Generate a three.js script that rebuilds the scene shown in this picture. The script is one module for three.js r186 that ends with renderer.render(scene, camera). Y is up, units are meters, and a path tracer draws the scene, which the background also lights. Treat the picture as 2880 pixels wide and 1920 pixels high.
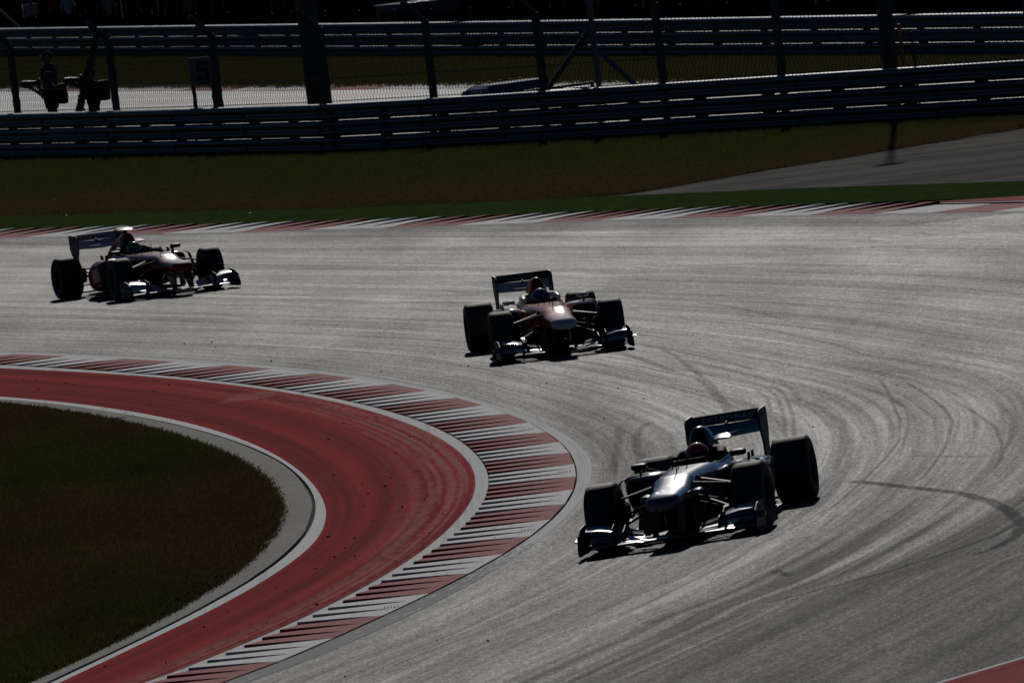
import * as THREE from 'three';
import { Sky } from 'three/addons/objects/Sky.js';
import { MarchingCubes } from 'three/addons/objects/MarchingCubes.js';
import { RoundedBoxGeometry } from 'three/addons/geometries/RoundedBoxGeometry.js';
import { mergeGeometries, toCreasedNormals } from 'three/addons/utils/BufferGeometryUtils.js';

// ---------------------------------------------------------------- camera, sky, sun, exposure
const scene = new THREE.Scene();
const R = Math.PI / 180;
const camera = new THREE.PerspectiveCamera(3.364, 1024 / 682, 1, 6000);
camera.position.set(0, 8, 0);
camera.rotation.order = 'YXZ';
camera.rotation.set(-2.824 * R, 0, -6.8 * R);          // long lens, tilted down, the horizon leaning
camera.focus = 138; camera.userData.fStop = 16;
scene.add(camera);

const SUN_EL = 28 * R, SUN_AZ = 2.6 * R;               // low autumn sun, straight ahead and a little to the right
const sunDir = new THREE.Vector3(Math.sin(SUN_AZ) * Math.cos(SUN_EL), Math.sin(SUN_EL), -Math.cos(SUN_AZ) * Math.cos(SUN_EL));
const sky = new Sky(); sky.name = 'sky'; sky.scale.setScalar(5000);
sky.material.uniforms.turbidity.value = 2.0;
sky.material.uniforms.rayleigh.value = 0.8;
sky.material.uniforms.mieCoefficient.value = 0.0015;
sky.material.uniforms.mieDirectionalG.value = 0.75;
if (sky.material.uniforms.cloudCoverage) sky.material.uniforms.cloudCoverage.value = 0;
sky.material.uniforms.sunPosition.value.copy(sunDir);
sky.userData.kind = 'structure';
scene.add(sky);
scene.environmentIntensity = 0.1;
const sun = new THREE.DirectionalLight(new THREE.Color().setRGB(1, 0.955, 0.89), 5);
sun.name = 'sunlight';
sun.position.set(0, 0, -190).addScaledVector(sunDir, 260);
sun.target.position.set(0, 0, -190);
sun.castShadow = true; sun.shadow.radius = 1; sun.shadow.mapSize.set(4096, 4096);
Object.assign(sun.shadow.camera, { left: -40, right: 40, top: 140, bottom: -140, near: 1, far: 600 });
scene.add(sun, sun.target);
const renderer = new THREE.WebGLRenderer({ antialias: true });
renderer.toneMapping = THREE.LinearToneMapping;
renderer.toneMappingExposure = 0.32;
renderer.shadowMap.enabled = true;

// ---------------------------------------------------------------- helpers
function rng(seed) { let a = seed >>> 0; return () => { a = (a + 0x6D2B79F5) >>> 0; let t = a; t = Math.imul(t ^ (t >>> 15), t | 1); t ^= t + Math.imul(t ^ (t >>> 7), t | 61); return ((t ^ (t >>> 14)) >>> 0) / 4294967296; }; }
const NT = new Float32Array(65536); { const r = rng(7); for (let i = 0; i < 65536; i++) NT[i] = r(); }
function vn(x, y) {                                      // value noise, period 256
  const xi = Math.floor(x), yi = Math.floor(y); let fx = x - xi, fy = y - yi; fx = fx * fx * (3 - 2 * fx); fy = fy * fy * (3 - 2 * fy);
  const x0 = xi & 255, x1 = (xi + 1) & 255, y0 = (yi & 255) << 8, y1 = ((yi + 1) & 255) << 8;
  const a = NT[y0 + x0], b = NT[y0 + x1], c = NT[y1 + x0], d = NT[y1 + x1];
  return a + (b - a) * fx + (c - a + (a - b - c + d) * fx) * fy;
}
const fbm = (x, y) => vn(x, y) * .5 + vn(x * 2.1 + 17, y * 2.1 + 5) * .3 + vn(x * 4.3 + 3, y * 4.3 + 29) * .2;
const cl = (v, a = 0, b = 1) => v < a ? a : v > b ? b : v;
const ss = (a, b, v) => { v = cl((v - a) / (b - a)); return v * v * (3 - 2 * v); };
const lerp = (a, b, t) => a + (b - a) * t;
const V = (x, y, z) => new THREE.Vector3(x, y, z);
const rgb = (r, g, b) => new THREE.Color().setRGB(r, g, b);
function mat(r, g, b, rough = .6, o = {}) { return new THREE.MeshPhysicalMaterial({ color: rgb(r, g, b), roughness: rough, metalness: 0, side: THREE.DoubleSide, ...o }); }
const taken = {};
function numbered(n) { const k = taken[n] = (taken[n] ?? -1) + 1; return k ? n + '_' + String(k).padStart(3, '0') : n; }
function tag(o, label, category, group, kind) { if (label) o.userData.label = label; if (category) o.userData.category = category; if (group) o.userData.group = group; if (kind) o.userData.kind = kind; return o; }
function part(name, geo, m, parent) { const o = new THREE.Mesh(geo, m); o.name = parent ? name : numbered(name); o.castShadow = o.receiveShadow = true; (parent || scene).add(o); return o; }
function thing(name, label, category, group) { const o = new THREE.Group(); o.name = numbered(name); scene.add(o); return tag(o, label, category, group); }
function struct(name, geo, m) { const o = part(name, geo, m); o.userData.kind = 'structure'; return o; }
function dataTex(w, h, fn, srgb = true) {
  const d = new Uint8Array(w * h * 4);
  for (let j = 0; j < h; j++) for (let i = 0; i < w; i++) { const c = fn(i, j, (i + .5) / w, (j + .5) / h), k = (j * w + i) * 4; d[k] = c[0]; d[k + 1] = c[1]; d[k + 2] = c[2]; d[k + 3] = 255; }
  const t = new THREE.DataTexture(d, w, h); t.wrapS = t.wrapT = THREE.RepeatWrapping; t.magFilter = THREE.LinearFilter; t.minFilter = THREE.LinearMipmapLinearFilter;
  if (srgb) t.colorSpace = THREE.SRGBColorSpace; t.needsUpdate = true; return t;
}
const s8 = (l) => { l = cl(l); return 255 * (l <= .0031308 ? 12.92 * l : 1.055 * Math.pow(l, 1 / 2.4) - .055); };
// triangles from quads of explicit points, flat shaded, uv given per point
class Tri {
  constructor() { this.p = []; this.u = []; }
  tri(a, b, c, ua = [0, 0], ub = [0, 0], uc = [0, 0]) { this.p.push(...a, ...b, ...c); this.u.push(...ua, ...ub, ...uc); }
  quad(a, b, c, d, ua, ub, uc, ud) { this.tri(a, b, c, ua, ub, uc); this.tri(a, c, d, ua, uc, ud); }
  box(x0, x1, y0, y1, z0, z1) {
    const P = (i, j, k) => [i ? x1 : x0, j ? y1 : y0, k ? z1 : z0];
    this.quad(P(0, 0, 1), P(1, 0, 1), P(1, 1, 1), P(0, 1, 1)); this.quad(P(1, 0, 0), P(0, 0, 0), P(0, 1, 0), P(1, 1, 0));
    this.quad(P(0, 1, 1), P(1, 1, 1), P(1, 1, 0), P(0, 1, 0)); this.quad(P(0, 0, 0), P(1, 0, 0), P(1, 0, 1), P(0, 0, 1));
    this.quad(P(1, 0, 1), P(1, 0, 0), P(1, 1, 0), P(1, 1, 1)); this.quad(P(0, 0, 0), P(0, 0, 1), P(0, 1, 1), P(0, 1, 0)); return this;
  }
  geo() { const g = new THREE.BufferGeometry(); g.setAttribute('position', new THREE.Float32BufferAttribute(this.p, 3)); g.setAttribute('uv', new THREE.Float32BufferAttribute(this.u, 2)); g.computeVertexNormals(); return g; }
}
// loft through rings of equal length
function loft(rings, { caps = true, crease = 40, closed = true } = {}) {
  const n = rings[0].length, pos = [], uv = [], idx = [], m = closed ? n : n - 1;
  rings.forEach((r, i) => r.forEach((p, j) => { pos.push(p.x, p.y, p.z); uv.push(j / n, i / (rings.length - 1)); }));
  for (let i = 0; i < rings.length - 1; i++) for (let j = 0; j < m; j++) { const a = i * n + j, b = i * n + (j + 1) % n, c = a + n, d = b + n; idx.push(a, b, d, a, d, c); }
  if (caps) for (const [ri, f] of [[0, 1], [rings.length - 1, 0]]) {
    const c = pos.length / 3, r = rings[ri], q = r.reduce((s, p) => s.add(p), V(0, 0, 0)).multiplyScalar(1 / n); pos.push(q.x, q.y, q.z); uv.push(.5, ri ? 1 : 0);
    for (let j = 0; j < n; j++) { const a = ri * n + j, b = ri * n + (j + 1) % n; f ? idx.push(c, b, a) : idx.push(c, a, b); }
  }
  const g = new THREE.BufferGeometry(); g.setAttribute('position', new THREE.Float32BufferAttribute(pos, 3)); g.setAttribute('uv', new THREE.Float32BufferAttribute(uv, 2)); g.setIndex(idx);
  return toCreasedNormals(g, crease * R);
}
function ring(z, x0, x1, y0, y1, n = 3, seg = 28, bt = 1, tt = 1) {   // super-ellipse in the plane of z; bt, tt narrow the bottom and the top
  const out = [], xc = (x0 + x1) / 2, hw = (x1 - x0) / 2, yc = (y0 + y1) / 2, hh = (y1 - y0) / 2;
  for (let i = 0; i < seg; i++) { const t = 2 * Math.PI * i / seg, c = Math.cos(t), s = Math.sin(t), y = Math.sign(s) * Math.pow(Math.abs(s), 2 / n), w = lerp(bt, tt, (y + 1) / 2); out.push(V(xc + hw * w * Math.sign(c) * Math.pow(Math.abs(c), 2 / n), yc + hh * y, z)); }
  return out;
}
function bar(a, b, r, ry = r, seg = 8, r2 = 1) {        // straight rod, elliptical, tapering by r2
  const d = b.clone().sub(a).normalize(), up = Math.abs(d.y) > .9 ? V(0, 0, 1) : V(0, 1, 0), s = d.clone().cross(up).normalize(), u = s.clone().cross(d);
  const mk = (p, k) => Array.from({ length: seg }, (_, i) => { const t = 2 * Math.PI * i / seg; return p.clone().addScaledVector(s, Math.cos(t) * r * k).addScaledVector(u, Math.sin(t) * ry * k); });
  return loft([mk(a, 1), mk(b, r2)], { crease: 50 });
}
function plate(pts, x, th) {                            // outline in (z, y), standing at x
  const sh = new THREE.Shape(pts.map(p => new THREE.Vector2(p[0], p[1])));
  const g = new THREE.ExtrudeGeometry(sh, { depth: th, bevelEnabled: true, bevelSize: th * .3, bevelThickness: th * .3, bevelSegments: 1, curveSegments: 6 });
  g.rotateY(-Math.PI / 2); g.translate(x + th / 2, 0, 0); return g;          // (z,y) outline -> x is thickness
}
const FOIL = [[0, 0], [.03, .035], [.12, .062], [.3, .075], [.55, .06], [.8, .032], [1, .006], [.8, -.004], [.5, -.018], [.2, -.03], [.05, -.024]];
function foil(st, camber = .06) {                       // st: [x, y, zLead, chord, angle in degrees, thickness factor]; hollow of the camber faces up
  return loft(st.map(([x, y, z, c, a, k = 1]) => FOIL.map(([u, t]) => { const h = (-t * k + camber * (-4 * u * (1 - u)) * -1 * -1) * c, ca = Math.cos(a * R), sa = Math.sin(a * R); return V(x, y + u * c * sa + h * ca, z - u * c * ca + h * sa); })), { crease: 35 });
}
function foilFace(st, camber, u0, u1, lift, seg = 6) {  // a strip of print lying on the upper face of a foil
  const t = new Tri();
  const pt = ([x, y, z, c, a, k = 1], u) => { const th = (u < .5 ? .03 - .012 * u : .018 - .028 * (u - .5)) * k, h = (th - camber * 4 * u * (1 - u)) * c + lift, ca = Math.cos(a * R), sa = Math.sin(a * R); return [x, y + u * c * sa + h * ca, z - u * c * ca + h * sa]; };
  for (let i = 0; i < st.length - 1; i++) for (let j = 0; j < seg; j++) {
    const a = u0 + (u1 - u0) * j / seg, b = u0 + (u1 - u0) * (j + 1) / seg, s0 = i / (st.length - 1), s1 = (i + 1) / (st.length - 1);
    t.quad(pt(st[i], a), pt(st[i + 1], a), pt(st[i + 1], b), pt(st[i], b), [s0, j / seg], [s1, j / seg], [s1, (j + 1) / seg], [s0, (j + 1) / seg]);
  }
  return t.geo();
}
// ---------------------------------------------------------------- plan of the corner (metres; x right, z towards the lens)
const Z0 = -180, DZ = 4;
const CURVE = {
  A: [-8.56, -7.20, -5.90, -4.68, -3.58, -2.61, -1.78, -1.09, -.52, -.04, .36, .63, .73, .66, .42, .04, -.49, -1.18, -2.04, -3.06],
  B: [-8.78, -7.44, -6.14, -4.93, -3.81, -2.82, -1.96, -1.24, -.64, -.16, .21, .45, .54, .49, .27, -.14, -.74, -1.50, -2.36, -3.36],
  C: [-9.72, -8.45, -7.19, -5.99, -4.89, -3.90, -3.03, -2.28, -1.66, -1.16, -.79, -.55, -.44, -.49, -.70, -1.09, -1.65, -2.37, -3.27, -4.28],
  D: [-10.02, -8.74, -7.46, -6.20, -5.05, -4.05, -3.17, -2.43, -1.83, -1.34, -.96, -.71, -.60, -.65, -.87, -1.24, -1.78, -2.50, -3.42, -4.47],
  E: [-11.94, -10.79, -9.64, -8.48, -7.33, -6.23, -5.30, -4.51, -3.86, -3.33, -2.91, -2.59, -2.37, -2.27, -2.35, -2.68, -3.20, -3.88, -4.59, -5.30],
  F: [-12.14, -11.0, -9.86, -8.70, -7.54, -6.43, -5.51, -4.70, -4.02, -3.45, -3.00, -2.68, -2.48, -2.43, -2.55, -2.87, -3.38, -4.02, -4.73, -5.45],
  G: [-12.42, -11.28, -10.13, -8.97, -7.79, -6.65, -5.70, -4.90, -4.23, -3.68, -3.22, -2.89, -2.69, -2.65, -2.77, -3.06, -3.53, -4.14, -4.89, -5.66],
};
function cx(name, z) {                                   // x of a curve at z (Catmull-Rom, straight beyond the ends)
  const c = CURVE[name], n = c.length, t = (z - Z0) / DZ;
  if (t <= 0) return c[0] + (c[1] - c[0]) * t;
  if (t >= n - 1) return c[n - 1] + (c[n - 1] - c[n - 2]) * (t - n + 1);
  const i = Math.floor(t), f = t - i, p1 = c[i], p2 = c[i + 1], p0 = c[Math.max(i - 1, 0)], p3 = c[Math.min(i + 2, n - 1)];
  return .5 * (2 * p1 + (p2 - p0) * f + (2 * p0 - 5 * p1 + 4 * p2 - p3) * f * f + (3 * p1 - p0 - 3 * p2 + p3) * f * f * f);
}
const bank = z => .044 * ss(-152, -128, z), trackY = (x, z) => bank(z) * Math.max(0, x - cx('A', z));   // the road is banked on the way out of the corner
function between(a, b, z0, z1, y, step = 1, ua = 0, ub = 0) {   // sheet between two curves (names or functions), uv = (x, z) in metres
  const fa = typeof a === 'string' ? z => cx(a, z) + ua : a, fb = typeof b === 'string' ? z => cx(b, z) + ub : b, t = new Tri();
  for (let z = z0; z < z1 - 1e-6; z += step) { const w = Math.min(z + step, z1), p = [fa(z), y, z], q = [fb(z), y, z], r = [fb(w), y, w], s = [fa(w), y, w]; t.quad(p, s, r, q, [p[0], p[2]], [s[0], s[2]], [r[0], r[2]], [q[0], q[2]]); }
  return t.geo();
}
function poly(pts) {                                     // polyline x(z) helper: returns {at(s), len}
  const d = [0]; for (let i = 1; i < pts.length; i++) d.push(d[i - 1] + Math.hypot(pts[i][0] - pts[i - 1][0], pts[i][1] - pts[i - 1][1]));
  const at = s => { let i = 0; while (i < pts.length - 2 && s > d[i + 1]) i++; const f = (s - d[i]) / (d[i + 1] - d[i]), L = d[i + 1] - d[i]; const tx = (pts[i + 1][0] - pts[i][0]) / L, tz = (pts[i + 1][1] - pts[i][1]) / L; return { x: lerp(pts[i][0], pts[i + 1][0], f), z: lerp(pts[i][1], pts[i + 1][1], f), tx, tz, nx: tz, nz: -tx }; };
  return { pts, d, at, len: d[d.length - 1] };
}
function xAt(pts, z) { let i = 0; while (i < pts.length - 2 && z > pts[i + 1][1]) i++; return lerp(pts[i][0], pts[i + 1][0], (z - pts[i][1]) / (pts[i + 1][1] - pts[i][1])); }
const OL = [[-14.0, -236.8], [-9.67, -226.36], [-8.1, -222.6], [-6.52, -218.7], [-5.0, -215.06], [-2.6, -209.4], [2.28, -198.95], [4.97, -192.41], [8.28, -183.69], [12.3, -171.5]];
const BAR = [[-17.2, -297], [-11.65, -279.5], [-7.2, -265.3], [-3.15, -252.9], [.0, -246.4], [3.05, -240.6], [10.5, -226.2], [18, -211.7]];
const FBAR = [[-23.2, -464], [-17.8, -438], [-10.5, -403], [-4.25, -372.5], [4.5, -330], [13.5, -288], [19, -262.5]];
const ROADFAR = [[-22, -409.5], [-15.76, -382.72], [-10.46, -360.25], [-5.75, -340.26], [-1.88, -325.37], [2.0, -310.07], [3.52, -304.29], [12, -272]];
const YB = -.7;                                          // the ground behind the barrier lies lower

// ---------------------------------------------------------------- surfaces
const TX0 = -14, TX1 = 10, TZ0 = -236, TZ1 = -86;       // piece of the plan that the asphalt print covers
const marks = [                                          // tyre marks: points, half width, strength
  [[[3.30,-121.55],[3.50,-120.67],[3.87,-118.74],[4.29,-116.51],[4.51,-114.31],[4.60,-112.22],[4.60,-110.32],[4.51,-108.75],[4.38,-107.95],[4.17,-107.07],[3.99,-106.62]], .06, .75],
  [[[1.9,-104.5],[2.49,-105.30],[3.18,-106.28],[3.54,-107.13],[3.99,-108.20],[4.30,-109.07],[4.65,-110.77]], .035, .6],
  [[[4.37,-141.19],[4.35,-137.33],[4.24,-130.87],[4.08,-126.93],[3.82,-124.23],[3.48,-121.18],[3.07,-117.84],[2.43,-114.69],[1.65,-111.55]], .018, .4],
  [[[4.61,-139.41],[4.70,-136.22],[4.79,-131.52],[4.74,-128.55],[4.48,-124.36],[4.08,-120.13],[3.84,-118.84]], .022, .4],
  [[[4.94,-133.50],[5.02,-130.82],[5.13,-126.66],[5.05,-123.36],[4.92,-121.00],[4.72,-118.88]], .022, .35],
  [[[4.09,-124.14],[4.22,-123.61],[4.62,-122.23],[4.89,-121.56]], .045, .3], [[[2.18,-109.4],[2.24,-108.77],[2.34,-107.9]], .05, .6],
  [[[1.3, -157], [1.75, -152.5], [2.12, -148]], .05, .4], [[[1.9,-156.5],[2.12, -153.21], [2.41, -144.99], [2.48, -138.63]], .035, .35], [[[2.25,-148],[2.36, -145.10], [2.46, -139.53],[2.47,-137]], .06, .42],
  [[[1.56,-138.73],[1.40,-137.3],[1.32,-136.0],[1.28,-132.82],[1.36,-130.45]], .05, .4], [[[1.15, -139], [1.12, -136], [1.0, -132], [.95, -129]], .05, .28],
  [[[3.1,-143.5],[3.20,-139.71],[3.14,-134.76],[3.03,-130.45],[2.82,-126.20]], .025, .38], [[[3.0,-143],[3.1,-139.7],[3.04,-135],[2.94,-131]], .025, .36], [[[2.88,-142.6],[2.98,-139.7],[2.92,-135.5]], .025, .34], [[[3.2,-145],[3.33,-140],[3.28,-135]], .03, .3],
  [[[2.55, -168.5], [3.3, -163.5], [3.9, -158]], .04, .3], [[[1.6, -167], [3.3, -158.5], [4.2, -151], [4.55, -146]], .03, .35],
];
for (const m of marks) m.push(Math.min(...m[0].map(p => p[0])) - .3, Math.max(...m[0].map(p => p[0])) + .3, m[0].map(p => p[1]));
{ // the loose tyre marks follow the line of the corner at several distances from the kerb
  const r = rng(31);
  for (let i = 0; i < 150; i++) { const off = .5 + 9 * r() * r() + 1.5 * r(), z0 = -205 + 95 * r(), L = 8 + 26 * r(), dr = (r() - .5) * .9, pts = []; for (let k = 0; k <= 6; k++) { const z = z0 + L * k / 6; pts.push([cx('A', z) + (off + dr * k / 6) * Math.hypot(1, (cx('A', z + 1) - cx('A', z - 1)) / 2), z]); } const m = [pts, .012 + .05 * r() * r(), .12 + .3 * r() * r()]; m.push(Math.min(...pts.map(p => p[0])) - .3, Math.max(...pts.map(p => p[0])) + .3, pts.map(p => p[1])); marks.push(m); }
}
const TW = 2048, TH = 2048, wearFalloff = new Float32Array(TW * TH), rubber = new Float32Array(TW * TH);
for (const m of marks) {                                 // rubber laid down along each mark
  const [pts, hw, str] = m;
  for (let i = 0; i < pts.length - 1; i++) {
    const [ax, az] = pts[i], [bx, bz] = pts[i + 1], L = Math.hypot(bx - ax, bz - az), fadeA = i === 0 ? 0 : 1, fadeB = i === pts.length - 2 ? 0 : 1;
    const i0 = Math.floor((Math.min(ax, bx) - hw * 2 - TX0) / (TX1 - TX0) * TW), i1 = Math.ceil((Math.max(ax, bx) + hw * 2 - TX0) / (TX1 - TX0) * TW);
    const j0 = Math.floor((Math.min(az, bz) - hw * 2 - TZ0) / (TZ1 - TZ0) * TH), j1 = Math.ceil((Math.max(az, bz) + hw * 2 - TZ0) / (TZ1 - TZ0) * TH);
    for (let j = Math.max(0, j0); j <= Math.min(TH - 1, j1); j++) for (let k = Math.max(0, i0); k <= Math.min(TW - 1, i1); k++) {
      const x = TX0 + (k + .5) / TW * (TX1 - TX0), z = TZ0 + (j + .5) / TH * (TZ1 - TZ0);
      let t = ((x - ax) * (bx - ax) + (z - az) * (bz - az)) / (L * L); t = cl(t); const d = Math.hypot(x - ax - t * (bx - ax), z - az - t * (bz - az));
      const e = 1 - ss(hw * .55, hw * 1.5, d); if (e <= 0) continue;
      const fa = lerp(fadeA, fadeB, t), v = e * str * ss(0, .5, fa) * (.6 + .6 * vn(x * 30, z * 3)); const q = j * TW + k; if (v > rubber[q]) rubber[q] = v;
    }
  }
}
{ const n = 64, sA = []; for (let j = 0; j < TH; j++) { const z = TZ0 + (j + .5) / TH * (TZ1 - TZ0), a = cx('A', z), sl = (cx('A', z + 1) - cx('A', z - 1)) / 2, cs = 1 / Math.hypot(1, sl), o = xAt(OL, z), so = .92;
  for (let i = 0; i < TW; i++) {
    const x = TX0 + (i + .5) / TW * (TX1 - TX0), t = (x - a) * cs, s = z * (1 + .02 * t), w = (o - x) * so;      // distance from the inner line; distance from the outer one
    let v = .5 + .36 * (vn(t * 1.9 + 40, s * .035) - .5) + .3 * (vn(t * 6.3 + 11, s * .07) - .5) + .3 * (vn(t * 19, s * .16) - .5) + .24 * (vn(t * 46 + 9, s * .5) - .5);   // streaks along the line
    v += .3 * (vn(x * 1.1 + 60, z * .16) - .5) + .22 * (fbm(x * 7, z * 1.3) - .5);
    v += .55 * (NT[(i * 7919 + j * 104729 + ((i * j) >> 3)) & 65535] - .5) + .4 * (vn(i * .47, j * .9) - .5);                                                   // stones
    v -= .36 * (1 - ss(1.0, 1.9, w + .7 * (vn(z * .3, 5) - .5))) * (z < -184 ? 1 : 0);                                     // unused strip by the outer kerb
    v -= .3 * (1 - ss(.25, 1.3, t + .3 * (vn(z * .2, 9) - .5))) * ss(-185, -150, z) * (1 - ss(-128, -114, z));             // rubbered strip at the apex
    v -= .75 * ss(.35, .75, (t - 2.2) / 4 * ss(-128, -104, z) * 1.1 + .55 * (vn(t * 3.1 + 70, s * .05) - .5) + .5 * (vn(t * 9 + 5, s * .09) - .5));             // dull asphalt off the line on the way out, plus painted-in lens falloff
    wearFalloff[j * TW + i] = v;
  } } }
const trackMap = dataTex(TW, TH, (i, j) => { const q = j * TW + i, v = wearFalloff[q], a = cl(.062 + .085 * (v - .5), .012, .3) * (1 - .72 * cl(rubber[q])); return [s8(a * 1.0), s8(a * .995), s8(a * .99)]; });
const trackRough = dataTex(TW, TH, (i, j) => { const q = j * TW + i, v = wearFalloff[q], r = cl(.74 - .17 * (v - .5) + .2 * cl(rubber[q]), .42, 1) * 255; return [r, r, r]; }, false);
const planUV = (g, x0 = TX0, x1 = TX1, z0 = TZ0, z1 = TZ1) => { const p = g.attributes.position, u = g.attributes.uv; for (let i = 0; i < p.count; i++) u.setXY(i, (p.getX(i) - x0) / (x1 - x0), (p.getZ(i) - z0) / (z1 - z0)); return g; };
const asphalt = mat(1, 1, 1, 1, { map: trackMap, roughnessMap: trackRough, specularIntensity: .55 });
const grainTex = dataTex(512, 512, (i, j, u, v) => { const a = .88 + .4 * (NT[(i * 613 + j * 7331) & 65535] - .5) + .3 * (vn(i / 4, j / 4) - .5) + .22 * (vn(i / 32, j / 32) - .5); return [s8(a), s8(a), s8(a)]; }); // tileable at 256 periods
grainTex.repeat.set(1 / 3, 1 / 8);
const asphalt2 = mat(.13, .128, .124, .62, { map: grainTex });
const lineTex = dataTex(256, 1024, (i, j) => { const g = NT[(i * 613 + j * 7331) & 65535], m = vn(i / 5, j / 60), n = vn(i / 30 + 8, j / 200), a = .72 * (1 + .3 * (g - .5)) * (1 - .45 * cl((m - .5) * 2) * cl((n - .3) * 2)); return [s8(a * .97), s8(a * .975), s8(a)]; }); lineTex.repeat.set(1 / 1.2, 1 / 37);
const linePaint = mat(1, 1, 1, .85, { map: lineTex, specularIntensity: .2 });
const concrete = mat(.36, .35, .31, .95, { map: grainTex, specularIntensity: .2 });
// red painted apron with tyre scuffs along it
const AX0 = -16, AX1 = 2, AZ0 = -186, AZ1 = -96;
const apronMap = dataTex(1024, 2048, (i, j, u, v) => {
  const x = lerp(AX0, AX1, u), z = lerp(AZ0, AZ1, v), e = cx('E', z), d = cx('D', z), t = (x - e) / (d - e), tm = d - x;
  let w = .8 * (vn(t * 7 + 3, z * .05) - .5) + .6 * (vn(t * 26, z * .1) - .5) + .3 * (vn(t * 70, z * .3) - .5) + .3 * (fbm(x * 5, z * .8) - .5);
  const scuff = ss(.42, .95, t + .25 * (vn(z * .08, 4) - .5)) * ss(-168, -150, z);                            // worn, dusty outer half
  const g = .3 * (NT[(i * 3571 + j * 9241 + ((i * j) >> 2)) & 65535] - .5);
  let dust = cl(scuff * (.3 + 1.7 * (vn(t * 34 + 8, z * .12) - .36) + .9 * (vn(x * 22, z * 3) - .5))), rub = cl(scuff * (1.6 * (vn(t * 40 + 50, z * .07) - .55)) + .9 * (vn(t * 18 + 90, z * .04) - .72));
  const bx = (x + 3.55) / .42, bz = (z + 155.8) / 1.2, worn = Math.max(0, 1 - Math.max(Math.abs(bx + bz * .3), Math.abs(bz))) > .02 ? .75 * ss(0, .4, 1 - Math.max(Math.abs(bx + bz * .3), Math.abs(bz))) : 0;
  dust = Math.max(dust * .8, worn * (.5 + .5 * vn(x * 30, z * 4)));
  let r = .34 * (1 + .7 * w + g), gg = .03 * (1 + .4 * w + g), b = .034 * (1 + .4 * w + g);
  r = lerp(r, .55, dust * .75); gg = lerp(gg, .32, dust * .6); b = lerp(b, .29, dust * .6);
  const k = 1 - .6 * rub; return [s8(r * k), s8(gg * k), s8(b * k)];
});
const apronPaint = mat(1, 1, 1, .95, { map: apronMap, specularIntensity: .02 });

// ground: one sheet to the horizon, a step lower behind the barrier
{
  const p = poly(BAR), rows = [[-1200, -.03], [-260, -.03], [0, -.03], [1.2, -.03], [4.5, YB - .02], [60, YB - .02], [1800, YB - .02]], S = [-1500, -60, ...p.d, p.len + 60, p.len + 1500], t = new Tri();
  const at = (s, o) => { const q = p.at(s), nx = .9, nz = -.436; return [q.x + nx * o[0], o[1], q.z + nz * o[0]]; };
  for (let i = 0; i < S.length - 1; i++) for (let j = 0; j < rows.length - 1; j++) { const a = at(S[i], rows[j]), b = at(S[i + 1], rows[j]), c = at(S[i + 1], rows[j + 1]), d = at(S[i], rows[j + 1]); t.quad(a, b, c, d, [a[0], a[2]], [b[0], b[2]], [c[0], c[2]], [d[0], d[2]]); }
  const soil = dataTex(512, 512, (i, j) => { const f = fbm(i / 16, j / 16), g = NT[(i * 613 + j * 7331) & 65535]; return [s8(.03 + .022 * f + .012 * g), s8(.028 + .02 * f + .012 * g), s8(.013 + .008 * f)]; }); soil.repeat.set(1 / 9, 1 / 30);
  struct('ground', t.geo(), mat(1, 1, 1, 1, { map: soil, specularIntensity: .1 }));
}
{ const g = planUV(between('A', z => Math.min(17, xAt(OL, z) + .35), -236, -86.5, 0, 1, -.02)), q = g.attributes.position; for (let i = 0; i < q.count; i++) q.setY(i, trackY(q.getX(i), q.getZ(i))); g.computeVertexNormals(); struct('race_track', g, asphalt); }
{ // the line along the kerb: its paint is scrubbed off in patches where the cars run wide on the way out
  const wt = dataTex(128, 2048, (i, j, u, v) => { const z = lerp(-236, -94, v), g = NT[(i * 613 + j * 7331) & 65535], m = vn(i / 7, j / 40), n = .5 * vn(i / 16 + 5, j / 3) + .3 * vn(i / 5, j / 11) + .2 * g, gone = n < -.25 + 1.0 * ss(-130, -112, z) ? .82 : 0, a = .72 * (1 + .3 * (g - .5)) * (1 - .4 * cl((m - .5) * 2)), c = lerp(a, .1 + .05 * g, gone); return [s8(c * .97), s8(c * .975), s8(c)]; });
  const g = between('B', 'A', -236, -94, .004, 1, .015), q = g.attributes.position; for (let i = 0; i < q.count; i++) { const z = q.getZ(i); g.attributes.uv.setXY(i, (q.getX(i) - cx('B', z)) / (cx('A', z) - cx('B', z)), (z + 236) / 142); }
  struct('painted_line', g, mat(1, 1, 1, .85, { map: wt, specularIntensity: .25 })); }
struct('painted_line', between('D', 'C', -236, -94, .004, 1, 0, -.012), linePaint);
struct('painted_apron', planUV(between('E', 'D', -236, -94, .002), AX0, AX1, AZ0, AZ1), apronPaint);
struct('painted_line', between('F', 'E', -236, -94, .006, 1, .03), linePaint);
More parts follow.
